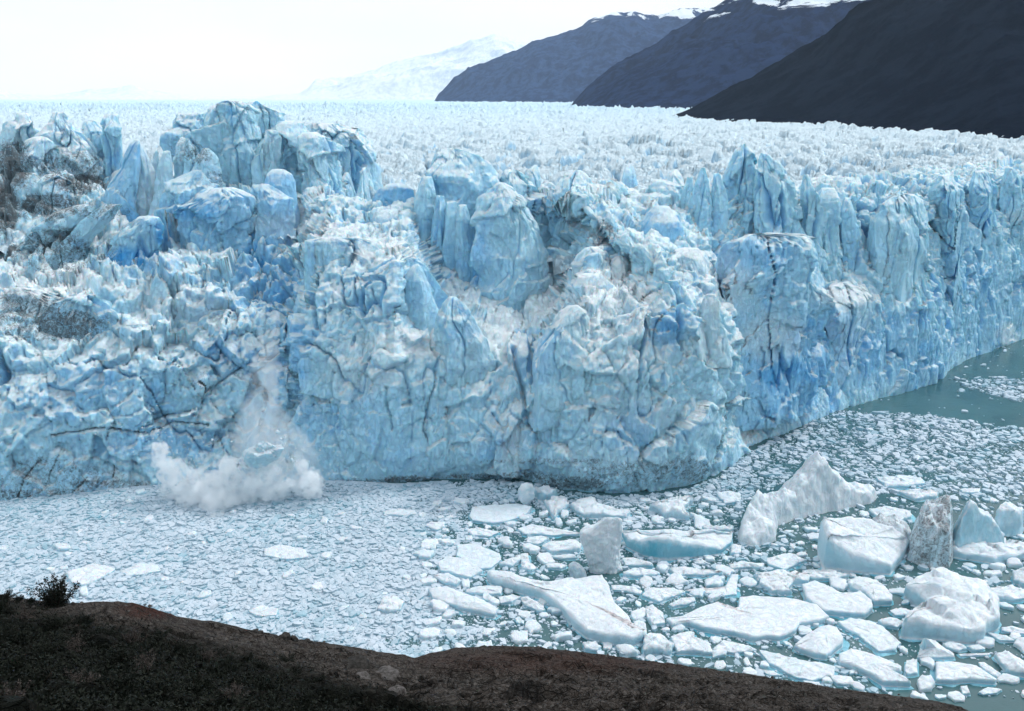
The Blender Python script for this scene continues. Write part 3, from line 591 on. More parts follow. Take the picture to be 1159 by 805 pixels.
# ------------------------------------------------------------------ floating ice
def zc(ox, oy, s, pts): return [(ox+x/s, oy+y/s) for x, y in pts]
A_ = lambda *p: zc(400, 520, 4.458, p)
B_ = lambda *p: zc(640, 560, 4.458, p)
C_ = lambda *p: zc(820, 500, 3.419, p)
D_ = lambda *p: zc(860, 640, 3.876, p)
HERO = []                                # pixel outlines already taken by traced ice
def refine(P, step):
    P = np.asarray(P, float); Q = np.roll(P, -1, 0); out = []
    for a, b in zip(P, Q):
        n = max(1, int(np.linalg.norm(b-a)/step)); out.append(a+(b-a)*np.arange(n)[:, None]/n)
    return np.concatenate(out)
def floe(poly, h=.8, blue=0, snow=.35, dirt=0, label=None, seed=0, name='ice_floe', cat='ice floe', group=None, dome=.25, heights=None, rough=1.0, mat=None):
    """floating slab: outline of the whole block seen from the shore, top at height h"""
    HERO.append(poly)
    p = np.array(poly, float); y0, y1 = p[:, 1].min(), p[:, 1].max()
    u = (p[:, 1]-y0)/(y1-y0+1e-6); hs = np.full(len(p), h) if heights is None else np.array(heights, float)
    W = np.stack([PZ(a, b, hh_*(1-uu_)) for (a, b), uu_, hh_ in zip(p, u, hs)])
    W[:, 2] = hs
    cen = W[:, :2].mean(0)
    # area centroid
    x, y = W[:, 0], W[:, 1]; cr = x*np.roll(y, -1)-np.roll(x, -1)*y; Aa = cr.sum()/2
    if abs(Aa) > 1e-3: cen = np.array([((x+np.roll(x, -1))*cr).sum(), ((y+np.roll(y, -1))*cr).sum()])/(6*Aa)
    if Aa < 0: W = W[::-1]
    size = math.sqrt(abs(Aa))
    E = refine(W, max(.22, size/26)); N = len(E)
    jn = fbm(np.stack([E[:, 0], E[:, 1], E[:, 0]*0+seed*3.7], -1), 2.2, 4, 3+seed)*min(.55, size*.07)
    rad = E[:, :2]-cen; rl = np.linalg.norm(rad, axis=1, keepdims=True)+1e-6
    tg = np.roll(E[:, :2], -1, 0)-np.roll(E[:, :2], 1, 0); nrm = np.stack([tg[:, 1], -tg[:, 0]], -1); nrm /= np.linalg.norm(nrm, axis=1, keepdims=True)+1e-9
    E[:, :2] += nrm*jn[:, None]*rough
    H = E[:, 2:3]; b = np.minimum(.12*size, .35*H+.04)
    rings = []
    def ring(off, z): rings.append(np.concatenate([E[:, :2]+nrm*off, np.broadcast_to(z, (N, 1))], 1))
    shw = np.clip(.45+1.4*fbm(E.astype(f32), 3.0, 3, 21+seed), .05, 1.3)[:, None]*min(1.0, size*.16)
    ring(shw*1.1, 0*H-.5); ring(shw, 0*H+.012); ring(.25*b, 0*H+.05); ring(-.15*b, H*.02+.05); ring(.05*b, H*.25+.02); ring(0*b, H*.6+.02); ring(-.10*b, H*.88+.01); ring(-.5*b, H)
    K = max(5, int(size/.5))
    Hm = float(H.mean())
    for k in range(1, K+1):
        f = k/K*.985; xy = E[:, :2]*(1-f)+cen*f-nrm*b*.6*(1-f); z = H*(1-f)+Hm*f+dome*h*(1-(1-f)**2)
        rings.append(np.concatenate([xy, z], 1))
    V = np.stack(rings).astype(f32); nz = fbm(V, 2.4, 5, 9+seed)*.30*h*min(1, rough+.15)+fbm(V, .8, 3, 4+seed)*.10*min(h, 1.5)
    c1, f1_, t1, r1 = worley(V, max(1.2, size*.28), 7+seed)
    nz = nz+(t1*.55+(r1-.5)*.3)*h*rough*.7
    V[7:, :, 2] += nz[7:]; V[4:7, :, :2] += (nrm[None]*fbm(V, 1.0, 4, 12+seed)[4:7, :, None]*.28*min(1.5, h)*rough)
    mk = np.zeros(V.shape); mk[..., 1] = blue; mk[..., 2] = snow; mk[:6, :, 1] = np.maximum(blue, .22); mk[:7, :, 2] = min(snow*.4, .15); mk[:3, :, 1] = .75; mk[:3, :, 2] = -1
    if blue > .7: mk[7:, :, 1] = .1; mk[7:, :, 2] = .5; mk[..., 0] = dirt
    mk[..., 1] += .2*sstep(.1, .5, fbm(V, 4, 3, 2+seed))
    o = mesh_obj(name, V, grid_quads(len(V), N, True), polys=[list(range((len(V)-1)*N, len(V)*N))], mat=mat or M_FLOE, masks=mk, origin=(cen[0], cen[1], 0))
    return tag(o, label, cat, group)
def berg(parts, label, blue=0, snow=.3, dirt=0, name='iceberg', amp=.2, mat=None):
    Vs, Qs, Ts, Ms = [], [], [], []; off = 0
    for k, (pts, thick, yb) in enumerate(parts):
        Y = float(PZ(0, yb, 0)[1]); rows = [(y, a, b) for a, b, y in [(r[1], r[2], r[0]) for r in pts]]
        y, a, b = rows[-1]; rows = rows+[(max(y, yb)+5, a, b)]
        HERO.append([(r[1], r[0]) for r in rows]+[(r[2], r[0]) for r in rows[::-1]])
        V, q, tr = loft(rows, Y+thick*.7, thick, k+3, step=.22, amp=amp, flute=.1, skew=.3)
        Vs.append(V); Qs.append(q+off); Ts.append(tr+off); off += len(V)
    V = np.concatenate(Vs).astype(f32); V = V+(np.stack([fbm(V, 1.6, 5, 90+j, .65) for j in range(3)], -1)*(.5+amp*1.6))
    mk = np.zeros(V.shape); mk[:] = (dirt, blue, snow)
    o = mesh_obj(name, V, np.concatenate(Qs), np.concatenate(Ts), mat or M_FLOE, masks=mk, origin=(V[:, 0].mean(), V[:, 1].mean(), 0))
    return tag(o, label, 'iceberg')
crow = lambda L, ox=820, oy=500, s=3.419: [(oy+y/s, ox+a/s, ox+b/s) for y, a, b in L]
def mound(poly, peaks, label, steep=3.0, snow=.5, blue=0, dirt=0, seed=0, step=.2, nz=.7, sharp=1.15):
    """solid iceberg: base outline on the water and ridge points (x, y on the water, height m, reach m)"""
    W = np.array([PZ(x, y, 0)[:2] for x, y in poly]); lo, hi = W.min(0)-1, W.max(0)+1
    X, Y = np.meshgrid(np.arange(lo[0], hi[0], step), np.arange(lo[1], hi[1], step)); S = np.stack([X, Y, 0*X], -1).astype(f32)
    wx_, wy_ = fbm(S, 3, 4, 50+seed)*1.1, fbm(S, 3, 4, 51+seed)*1.1
    lw = [tuple(p) for p in W]; ins = inpoly(X+wx_*.5, Y+wy_*.5, lw); dd = seg_dist(X+wx_*.5, Y+wy_*.5, lw+lw[:1]); dd = np.where(ins, dd, -dd)
    z = np.full(X.shape, .8)
    for x, y, h, r in peaks:
        c = PZ(x, y, 0); q = np.hypot(X+wx_-c[0], (Y+wy_-c[1]))/r; z = np.maximum(z, h*(1-np.clip(q, 0, 1)**sharp))
    z = z+nz*(fbm(S+np.stack([0*X, 0*X, z*.5], -1).astype(f32), 2.2, 5, 52+seed, .6, True)*.8+fbm(S, .8, 3, 53+seed)*.3)*np.clip(z/4, .3, 1.2)
    z = np.minimum(z, .15+np.maximum(dd, 0)*steep+.3*fbm(S, 1, 3, 54+seed)); z = np.where(dd < 0, -.6+dd*.2, z)
    G = np.stack([X, Y, z], -1).astype(f32); q = grid_quads(*X.shape); q = q[(dd.ravel()[q] > -.7).any(1)]; us = np.unique(q); rm = -np.ones(X.size, np.int64); rm[us] = np.arange(len(us))
    P = G+np.stack([fbm(G, 1.5, 4, 55+seed), fbm(G, 1.5, 4, 56+seed), 0*X], -1)*.5*np.clip(z, 0, 2)[..., None]/2
    mk = np.zeros(P.shape); st_ = fbm(G, 2, 4, 57+seed, .6, False, (1, 1, .25)); mk[..., 0] = dirt*sstep(-.5, .3, st_+.2); mk[..., 1] = blue; mk[..., 2] = snow
    HERO.append(list(poly)); px_, py_ = proj(P); m_ = z > 1
    xs_ = np.linspace(px_[m_].min(), px_[m_].max(), 14)
    top = [(a_, py_[m_ & (np.abs(px_-a_) < 3)].min()) for a_ in xs_ if (m_ & (np.abs(px_-a_) < 3)).any()]
    pr_ = refine(np.array(poly, float), 1.0)
    HERO.append(top+[(a_, (pr_[np.abs(pr_[:, 0]-a_) < 4][:, 1].max() if (np.abs(pr_[:, 0]-a_) < 4).any() else b_+1)-1) for a_, b_ in top[::-1]])
    cen = P.reshape(-1, 3)[us].mean(0); cen[2] = 0
    o = mesh_obj('iceberg', P.reshape(-1, 3)[us], rm[q], mat=M_FLOE, masks=mk.reshape(-1, 3)[us], origin=cen)
    return tag(o, label, 'iceberg')
# tall bergs
cz = lambda x, y, h, r: (820+x/3.419, 500+y/3.419, h, r)
mound(C_((50, 350), (60, 395), (120, 412), (200, 385), (205, 325), (320, 292), (450, 265), (560, 240), (590, 215), (500, 190), (400, 195), (250, 215), (120, 270)),
      [cz(335, 245, 13.2, 8.5), cz(360, 240, 11.5, 7.5), cz(290, 262, 9, 8), cz(400, 238, 8, 8), cz(225, 290, 6.8, 8), cz(440, 232, 5.2, 8), cz(500, 220, 3.8, 7), cz(545, 215, 3, 5), cz(165, 315, 7.2, 7), cz(110, 320, 8.8, 6), cz(90, 345, 6.0, 6), cz(150, 370, 4.5, 6), cz(95, 375, 3.5, 5)],
      'large rough white iceberg rising to a blunt peak, biggest of the floating ice', steep=4, snow=.75, seed=1)
mound(C_((700, 405), (712, 455), (760, 485), (870, 488), (885, 430), (880, 360), (740, 350)),
      [cz(845, 425, 10.8, 12), cz(800, 425, 9.2, 12), cz(740, 420, 8.8, 11), cz(722, 445, 7, 8), cz(760, 450, 8, 9), cz(850, 455, 8, 9)],
      'dirt streaked grey iceberg between the white wedge and the blue block', steep=5.5, snow=.25, dirt=.6, seed=2, nz=2.2, sharp=1.6)
mound(C_((560, 345), (600, 385), (700, 400), (720, 350), (640, 300), (570, 305)),
      [cz(590, 335, 3.5, 4), cz(650, 350, 3.8, 5)], 'small dirty rubble mound of ice joining the wedge and the dirty iceberg', steep=2, snow=.1, dirt=.5, seed=3, nz=.8)
mound(C_((872, 430), (900, 440), (1000, 432), (1090, 425), (1070, 385), (980, 355), (880, 350)),
      [cz(895, 405, 11.0, 9), cz(930, 405, 9.0, 9), cz(975, 400, 5.5, 8), cz(1030, 405, 3.2, 6)], 'upright light blue ice block joined to the right of the dirty iceberg', steep=5, snow=0, blue=.4, seed=4, sharp=1.7)
mound(C_((1025, 350), (1060, 368), (1140, 368), (1160, 345), (1130, 320), (1050, 318)),
      [cz(1075, 345, 6.0, 7), cz(1120, 345, 5.2, 6)], 'small pale blue lump of ice near the right edge, behind the long low foot', steep=5, snow=.1, blue=.2, dirt=.15, seed=5, sharp=2)
berg([(crow([(120, 200, 270), (132, 180, 284), (180, 80, 286), (215, 75, 280), (260, 88, 272), (300, 104, 272), (340, 112, 280), (390, 122, 286)], 640, 560, 4.458), 1.6, 649)],
     'upright pale slab of ice standing on edge left of the blue sided floe', blue=.0, snow=.8, amp=.08)
berg([(crow([(124, 858, 882), (135, 840, 905), (160, 834, 912), (195, 838, 908), (225, 855, 890), (235, 862, 885)], 400, 520, 4.458), 1.3, 573)],
     'small upright white nub of ice close to the glacier foot', snow=.5, amp=.08)
berg([(crow([(335, 28, 55), (345, 14, 70), (370, 12, 90), (400, 20, 112), (422, 25, 110)], 640, 560, 4.458), 1.1, 655)],
     'small white hummock left of the upright slab', snow=.5, amp=.08)
# white wedge with a sloping top and a tall smooth side
floe(C_((370, 305), (385, 482), (500, 505), (640, 517), (692, 445), (712, 400), (650, 345), (560, 302), (470, 285)), heights=[9.0, 7.6, 4.2, 2.6, 2.2, 2.6, 4.6, 6.6, 8.2], h=4.5, dome=0.0,
     snow=.55, blue=.06, label='white wedge shaped iceberg with sloping top and smooth shaded front face', name='iceberg', cat='iceberg', rough=.25, seed=1)
floe(C_((862, 415), (900, 385), (980, 370), (1050, 372), (1110, 385), (1190, 395), (1190, 450), (1120, 462), (1030, 472), (950, 458), (885, 440)), 1.9, snow=.5, dirt=.1, label='long low white foot of ice reaching to the right edge below the blue block', seed=2)
floe(D_((635, 88), (680, 55), (740, 30), (820, 20), (900, 42), (990, 90), (1035, 140), (1056, 190), (1050, 270), (985, 300), (975, 335), (920, 347), (850, 338), (780, 325), (700, 322), (618, 312), (640, 250), (690, 205), (740, 185), (690, 130)), 3.4, snow=.4, blue=.06, dirt=.03, label='big domed pale iceberg with undercut blue front near the lower right corner', name='iceberg', cat='iceberg', seed=3, dome=.45, rough=.7)
floe(B_((285, 178), (400, 172), (500, 168), (650, 180), (760, 178), (845, 190), (835, 245), (790, 290), (700, 310), (600, 320), (520, 335), (450, 325), (380, 290), (310, 240)), heights=[2, 3, 3.4, 3.4, 3, 2, 1.4, 1.4, 2.8, 4.2, 5.4, 5.0, 3.6, 2.2], h=3.4, snow=.0, blue=.72, label='blue sided floe with a flat snowy top, glowing blue front face', seed=4, rough=.45, dome=.05)
# big diagonal slab with a raised rim
floe([(551, 646), (562, 644), (590, 652), (620, 661), (640, 657), (660, 653), (682, 650), (690, 665), (695, 685), (712, 705), (718, 722), (732, 724), (715, 733), (690, 730), (665, 722), (648, 708), (635, 690), (612, 671), (580, 661), (556, 653)], 2.2, snow=.6, label='long white diagonal slab with a curved tail, largest floe left of centre', seed=5, rough=.35, dome=.1)
floe(B_((510, 635), (590, 620), (680, 570), (770, 540), (830, 580), (870, 570), (880, 515), (960, 505), (1060, 515), (1159, 525), (1270, 560), (1330, 625), (1290, 645), (1180, 660), (1160, 700), (1080, 740), (1020, 735), (940, 747), (850, 715), (700, 690), (620, 660), (540, 668)), 1.2, snow=.65, label='widest flat white floe, wing shaped with a blue melt hollow', seed=6, rough=.35, dome=.05)
floe(D_((185, 80), (240, 65), (320, 100), (350, 125), (440, 120), (490, 165), (495, 200), (460, 235), (350, 226), (280, 215), (200, 150)), 1.3, snow=.65, label='white kidney shaped floe right of the widest flat floe', seed=7, rough=.4)
floe(D_((385, 75), (430, 45), (480, 55), (545, 95), (578, 150), (575, 176), (500, 182), (460, 130), (400, 100)), 1.5, snow=.55, label='white floe with a blue notch leaning on the kidney shaped floe', seed=8, rough=.4)
floe(D_((148, 368), (180, 330), (260, 265), (300, 256), (340, 270), (366, 322), (360, 350), (290, 417), (240, 410)), 1.3, snow=.65, label='smooth white floe shaped like a leaf, below the widest floe', seed=9, rough=.3, dome=.5)
floe(D_((345, 385), (400, 362), (460, 375), (560, 420), (620, 455), (618, 477), (572, 472), (640, 510), (662, 537), (540, 532), (470, 480), (420, 460), (350, 432)), 1.2, snow=.65, label='long white floe in two overlapping lobes beside the dark shore', seed=10, rough=.4)
floe(D_((345, 250), (400, 230), (480, 240), (540, 270), (622, 350), (590, 385), (520, 385), (440, 320), (380, 280)), .6, blue=.2, snow=.1, label='flat pale turquoise floe behind the two lobed white floe', seed=11)
floe(D_((688, 417), (700, 370), (725, 315), (770, 340), (850, 400), (852, 414)), 1.0, heights=[.8, 1.2, 3.6, 1.8, .7, .7], snow=.6, label='small pointed white floe like a tent, right of the turquoise floe', seed=12, rough=.3)
floe(D_((770, 420), (860, 420), (950, 440), (1037, 517), (1030, 527), (920, 512), (840, 522), (775, 515)), 1.0, snow=.65, label='flat white four sided floe in open water near the bottom right', seed=13, rough=.3, dome=.1)
floe(D_((1030, 385), (1075, 372), (1110, 395), (1185, 440), (1185, 500), (1080, 472)), 1.2, snow=.5, label='bluish white floe cut by the right edge near the bottom', seed=14)
floe(D_((0, 370), (60, 380), (150, 410), (260, 430), (330, 452), (320, 490), (230, 520), (120, 482), (40, 430)), .7, blue=.35, snow=.1, label='long turquoise floe lying against the dark shore', seed=15)
floe(D_((520, 245), (570, 225), (640, 255), (600, 282), (540, 265)), .7, snow=.5, label='small white floe left of the big domed iceberg front', seed=16)
floe(D_((800, 345), (850, 330), (905, 370), (870, 386), (820, 365)), .7, snow=.4, label='small white floe under the front of the big domed iceberg', seed=17)
floe(D_((870, 388), (1010, 383), (1005, 398), (880, 404)), .35, blue=.15, snow=.2, label='thin straight sliver of pale ice above the four sided floe', seed=18)
floe(D_((960, 423), (985, 423), (1057, 485), (1040, 502), (990, 470)), .6, blue=.2, snow=.1, label='narrow bluish floe along the right side of the four sided floe', seed=19)
floe(D_((958, 562), (1000, 532), (1062, 545), (1040, 567), (980, 574)), .4, blue=.3, snow=.05, label='submerged looking pale blue floe lowest in the bottom right', seed=20)
floe(D_((880, 530), (910, 524), (922, 572), (890, 574)), .5, snow=.4, label='tiny upright crumb of ice below the four sided floe', seed=21)
floe(D_((570, 200), (620, 183), (672, 205), (660, 232), (590, 227)), .6, snow=.4, label='lumpy white floe in the gap left of the domed iceberg', seed=22)
floe(D_((200, 30), (300, 15), (350, 35), (392, 50), (320, 72), (220, 57)), .9, snow=.4, label='rough white floe just below the white wedge', seed=23)
floe(D_((0, 30), (100, 18), (172, 50), (122, 110), (140, 135), (50, 130), (0, 92)), 1.2, snow=.3, blue=.2, label='white floe with blue hollow above the widest flat floe', seed=24)
floe(D_((1000, 100), (1110, 88), (1185, 120), (1185, 155), (1110, 162), (1030, 142)), .9, snow=.4, label='low pale floe right of the big domed iceberg', seed=25)
floe(D_((1112, 30), (1185, -5), (1185, 110), (1115, 75)), 1.4, snow=.4, label='white block cut by the right edge above the low pale floe', seed=26)
floe(D_((1060, 270), (1110, 268), (1185, 290), (1185, 312), (1060, 292)), .5, snow=.4, label='low white floe at the right edge below the domed iceberg', seed=27)
floe(D_((1000, 293), (1080, 310), (1115, 340), (1050, 337)), .6, blue=.1, snow=.3, label='sloping bluish white floe touching the right side of the domed iceberg', seed=28)
floe(D_((905, 355), (960, 345), (987, 370), (930, 382)), .6, blue=.15, snow=.2, label='small turquoise lump under the right end of the domed iceberg', seed=29)
floe(D_((645, 415), (690, 410), (692, 482), (640, 490), (630, 450)), .7, snow=.2, blue=.05, label='rounded white crumb between the two lobed floe and the four sided floe', seed=30)
floe(D_((0, 455), (60, 465), (88, 490), (40, 492)), .5, snow=.5, label='small white floe at the shore, left of the turquoise floe tip', seed=31)
floe(D_((300, 478), (400, 490), (417, 530), (340, 532)), .5, blue=.15, snow=.2, label='pale blue floe at the shore, right of the long turquoise floe', seed=32)
floe(D_((190, 503), (260, 515), (268, 537), (200, 527)), .5, snow=.5, label='little white floe pressed against the shore rock', seed=33)
floe(B_((30, 50), (70, 20), (150, 15), (175, 60), (230, 75), (332, 95), (310, 127), (240, 127), (150, 122), (90, 117), (45, 87)), 1.3, snow=.55, label='elongated white floe just below the end of the dirty ledge', seed=34)
floe(B_((425, 65), (520, 20), (600, 0), (650, 15), (600, 50), (605, 110), (622, 137), (560, 122), (500, 117), (475, 87)), 2.0, snow=.3, dirt=.32, label='grey dirty ragged iceberg near the foot of the dark seam', name='iceberg', cat='iceberg', seed=35)
floe(B_((290, 320), (340, 313), (430, 350), (442, 372), (380, 367), (300, 367)), .8, snow=.5, label='white floe below the left end of the blue sided floe', seed=36)
floe(B_((286, 397), (350, 367), (440, 380), (472, 402), (440, 417), (350, 422), (295, 417)), .8, snow=.5, label='oval white floe to the right of the upright slab base', seed=37)
floe(B_((520, 375), (600, 358), (700, 385), (795, 402), (700, 417), (560, 412)), .8, snow=.5, label='thin white floe below the blue sided floe', seed=38)
floe(B_((230, 458), (280, 453), (350, 470), (388, 495), (375, 512), (300, 492), (240, 482)), .6, snow=.3, blue=.1, label='narrow grey white floe right of the long diagonal slab', seed=39)
floe(B_((385, 510), (430, 465), (530, 470), (602, 490), (500, 542), (470, 552), (420, 525)), .7, snow=.2, blue=.1, label='pale wedge of ice in the dark open water above the widest floe', seed=40)
floe(B_((600, 490), (720, 492), (800, 480), (838, 400), (872, 400), (862, 510), (800, 517), (680, 502)), .5, snow=.1, blue=.15, label='hook shaped thin pale ice around the dark pool', seed=41)
floe(B_((525, 562), (580, 520), (650, 515), (657, 537), (610, 562), (540, 577)), .6, snow=.3, blue=.05, label='small oblong floe in the dark water above the widest floe', seed=42)
floe(B_((400, 560), (440, 558), (492, 600), (502, 662), (440, 672), (410, 620)), .9, snow=.5, label='white floe just left of the tip of the widest floe', seed=43)
floe(B_((390, 720), (430, 688), (482, 700), (542, 770), (532, 812), (400, 812)), 1.4, snow=.3, blue=.08, label='rounded bluish white floe at the shore right of the diagonal slab', seed=44)
floe(B_((530, 720), (600, 688), (652, 690), (642, 720), (722, 760), (737, 812), (560, 812)), 1.0, snow=.3, blue=.15, label='broken turquoise and white floe at the shore below the widest floe', seed=45)
floe(B_((740, 790), (800, 733), (932, 770), (952, 792), (850, 812)), .7, snow=.5, label='flat white floe tucked under the front of the widest floe', seed=46)
floe(B_((90, 745), (150, 743), (182, 775), (160, 797), (100, 792)), .8, snow=.5, label='round white floe between the diagonal slab and the shore', seed=47)
floe(B_((820, 360), (900, 333), (1000, 355), (992, 377), (900, 372), (840, 387)), .9, snow=.45, label='white floe in front of the peaked iceberg', seed=48)
floe(B_((960, 400), (1050, 418), (1159, 385), (1240, 400), (1220, 440), (1060, 472), (980, 442)), 1.3, snow=.3, blue=.25, label='white topped blue floe above the widest flat floe', seed=49)
floe(B_((840, 250), (890, 253), (882, 302), (830, 312)), .8, snow=.5, label='small white floe right of the blue sided floe', seed=50)
floe(B_((690, 158), (800, 153), (852, 168), (842, 200), (760, 195), (700, 180)), 1.2, snow=.5, label='low white cap of ice behind the right end of the blue sided floe', seed=51)
floe(B_((-15, 235), (50, 223), (72, 250), (50, 282), (-10, 277)), .7, snow=.3, blue=.15, label='pale turquoise floe left of the upright slab', seed=52)
floe(A_((585, 290), (600, 240), (690, 229), (830, 221), (902, 240), (870, 285), (760, 327), (700, 332), (600, 317)), .7, blue=.16, snow=.0, label='large flat pale turquoise floe near the glacier foot', seed=53, rough=.5, dome=.1)
floe(A_((912, 150), (960, 138), (1032, 172), (1002, 207), (930, 212)), 2.2, blue=.35, snow=.1, label='low blue iceberg behind the small upright nub', name='iceberg', cat='iceberg', seed=54)
floe(A_((960, 215), (1000, 200), (1040, 182), (1080, 190), (1092, 220), (1060, 252), (1030, 272), (1015, 312), (990, 262)), 1.6, blue=.05, snow=.35, label='bent white block right of the small upright nub', seed=55)
floe(A_((525, 432), (610, 423), (740, 480), (747, 512), (690, 557), (640, 562), (560, 520), (522, 490)), .6, blue=.28, snow=0, label='flat turquoise floe, upper one of the overlapping pair', seed=56, rough=.5, dome=.1)
floe(A_((425, 525), (470, 485), (540, 495), (620, 540), (652, 572), (590, 612), (520, 592), (440, 567)), .9, blue=.12, snow=.05, label='flat turquoise floe, lower left one of the overlapping pair', seed=57, rough=.5, dome=.1)
floe(A_((398, 592), (480, 570), (542, 622), (522, 647), (460, 632)), 1.0, snow=.6, label='white diamond shaped floe below the turquoise pair', seed=58)
floe(A_((378, 652), (470, 638), (560, 680), (660, 720), (732, 770), (712, 802), (600, 777), (480, 737), (400, 702)), 1.1, snow=.6, label='long smooth white floe left of the diagonal slab', seed=59, rough=.4, dome=.4)
floe(A_((560, 657), (650, 638), (700, 633), (752, 650), (742, 692), (660, 692), (570, 682)), .8, snow=.2, blue=.05, label='grey white floe between the long smooth floe and the slab tail', seed=60)
floe(A_((650, 682), (680, 670), (702, 700), (685, 727), (655, 712)), .8, snow=.4, label='round ice crumb below the grey white floe', seed=61)
floe(A_((735, 697), (800, 678), (842, 695), (800, 732), (745, 737)), .7, snow=.25, blue=.05, label='round grey blue floe under the curved tail of the slab', seed=62)
floe(A_((835, 690), (880, 688), (962, 750), (967, 777), (930, 782), (860, 737)), .9, snow=.6, label='white oval floe under the rim of the diagonal slab', seed=63)
floe(A_((948, 442), (1010, 410), (1112, 403), (1152, 430), (1142, 467), (1060, 477), (1000, 482)), 1.1, snow=.2, blue=.12, label='thick turquoise floe left of the upright slab foot', seed=64)
floe(A_((998, 492), (1090, 475), (1132, 500), (1050, 512)), .6, snow=.2, blue=.12, label='small pale floe below the thick turquoise floe', seed=65)
floe(A_((970, 532), (1030, 518), (1077, 540), (1050, 562), (980, 552)), .6, snow=.5, label='small white floe over the rim of the diagonal slab', seed=66)
floe(A_((845, 470), (880, 473), (892, 540), (932, 560), (900, 577), (855, 567), (840, 500)), .9, snow=.3, blue=.08, label='boot shaped pale floe beside the turquoise pair', seed=67)
floe(A_((780, 512), (840, 478), (847, 510), (800, 552), (735, 542)), .9, snow=.2, blue=.1, label='slanted pale floe right of the turquoise pair', seed=68)
floe(A_((118, 762), (150, 700), (200, 678), (257, 720), (240, 767), (180, 787)), .9, snow=.4, label='broad white floe in the loose grey brash', seed=69)
floe(A_((360, 342), (390, 313), (462, 315), (462, 347), (420, 367)), .8, snow=.5, label='warm white floe left of the large turquoise floe', seed=70)
floe(A_((145, 265), (220, 248), (312, 260), (322, 282), (240, 292), (160, 282)), .6, snow=.4, label='long white floe at the edge of the grey brash field', seed=71)
floe(A_((560, 352), (640, 343), (732, 370), (690, 397), (600, 392)), .6, snow=.4, label='white floe just below the large turquoise floe', seed=72)
floe(A_((830, 352), (900, 328), (1060, 360), (1152, 385), (1000, 392), (860, 382)), .6, snow=.2, blue=.05, label='long pale floe pointing right towards the upright slab', seed=73)
floe(A_((878, 397), (950, 383), (988, 400), (930, 442), (870, 427)), .8, snow=.5, label='white floe above the thick turquoise floe', seed=74)
floe(C_((590, 140), (680, 128), (762, 140), (772, 167), (700, 182), (620, 182)), .9, blue=.28, snow=.05, label='flat turquoise floe behind the right of the peaked iceberg', seed=75)
floe(C_((910, 182), (990, 178), (982, 207), (920, 202)), .8, blue=.2, snow=.1, label='small turquoise floe above the blue block', seed=76)
floe(C_((560, 262), (640, 248), (722, 270), (722, 300), (660, 322), (600, 302)), 1.2, blue=.15, snow=.2, label='turquoise white floe behind the white wedge', seed=77)
floe(C_((675, 192), (735, 180), (830, 200), (820, 222), (735, 232)), 1.2, snow=.4, label='white floe behind the dirty iceberg', seed=78)
floe(C_((160, 452), (250, 428), (312, 460), (232, 502), (170, 482)), .7, blue=.2, snow=.1, label='pale turquoise floe left of the white wedge foot', seed=79)
floe(C_((118, 512), (230, 500), (292, 520), (200, 547), (130, 547)), .7, snow=.4, label='white floe below the pale turquoise floe by the wedge', seed=80)
floe(C_((-30, 200), (20, 188), (62, 205), (60, 242), (0, 247)), .8, blue=.25, snow=.05, label='turquoise floe left of the peaked iceberg', seed=81)
floe(C_((305, 500), (360, 492), (440, 505), (430, 535), (350, 540), (300, 525)), 1.0, snow=.5, label='white floe against the foot of the white wedge', seed=82)
floe(C_((470, 540), (520, 520), (590, 540), (600, 560), (520, 570)), .9, snow=.5, label='white floe right below the white wedge', seed=83)
floe([(75, 650), (105, 637), (130, 644), (118, 655), (95, 665), (82, 662)], .8, snow=.3, label='pale raft of ice just right of the bush on the shore', seed=84)
floe([(60, 618), (68, 614), (79, 617), (80, 623), (66, 625)], .7, snow=.5, label='small white floe alone in the grey brash on the left', seed=85)
floe([(135, 648), (160, 637), (178, 640), (182, 647), (165, 652), (145, 654)], .5, blue=.1, snow=.1, label='greenish floe in the grey brash right of the pale raft', seed=86)
floe([(298, 622), (318, 616), (345, 622), (350, 632), (325, 636), (300, 630)], .7, snow=.25, label='grey white raft in the middle of the brash field', seed=87)
floe([(280, 692), (296, 685), (315, 690), (312, 698), (290, 700)], .6, snow=.4, label='white floe near the shore in the grey brash', seed=88)

HB = [(min(x for x, y in p), max(x for x, y in p), min(y for x, y in p), max(y for x, y in p), p) for p in HERO]
def covered(px, py, pad=0):
    m = np.zeros(px.shape, bool)
    for x0, x1, y0, y1, p in HB:
        k = (px > x0-pad) & (px < x1+pad) & (py > y0-pad) & (py < y1+pad)
        if k.any(): m[k] |= inpoly(px[k], py[k], p)
    return m
# where loose ice lies (densities by region of the lake)
OPEN = [(940, 466), (1000, 467), (1060, 471), (1159, 486), (1300, 505), (1300, 330), (1159, 383), (1080, 413), (1040, 440), (960, 461)]
STREAK = [(1085, 431), (1120, 426), (1165, 430), (1300, 438), (1300, 470), (1165, 458), (1120, 447), (1098, 441)]
LOOSE = [(545, 575), (700, 572), (800, 560), (850, 560), (900, 570), (1000, 560), (1300, 560), (1300, 830), (880, 830), (560, 760), (500, 700), (470, 650), (500, 600)]
def density(px, py):
    jx = fbm(np.stack([px, py*2, 0*px], -1), 45, 4, 91); jy = fbm(np.stack([px, py*2, 0*px], -1), 45, 4, 92)
    d = np.full(px.shape, .96); d = np.where(px > 380, .96-.10*np.clip((px-380)/140, 0, 1), d)
    far = (px > 790) & (py < 575); d = np.where(far, .80, d)
    lo = inpoly(px+jx*70, py+jy*14, LOOSE); d = np.where(lo, .24+.30*np.clip(1-(px-470)/150, 0, 1), d)
    op = inpoly(px, py, OPEN); d = np.where(op, .012, d); d = np.where(inpoly(px, py, STREAK), .75, d)
    return d
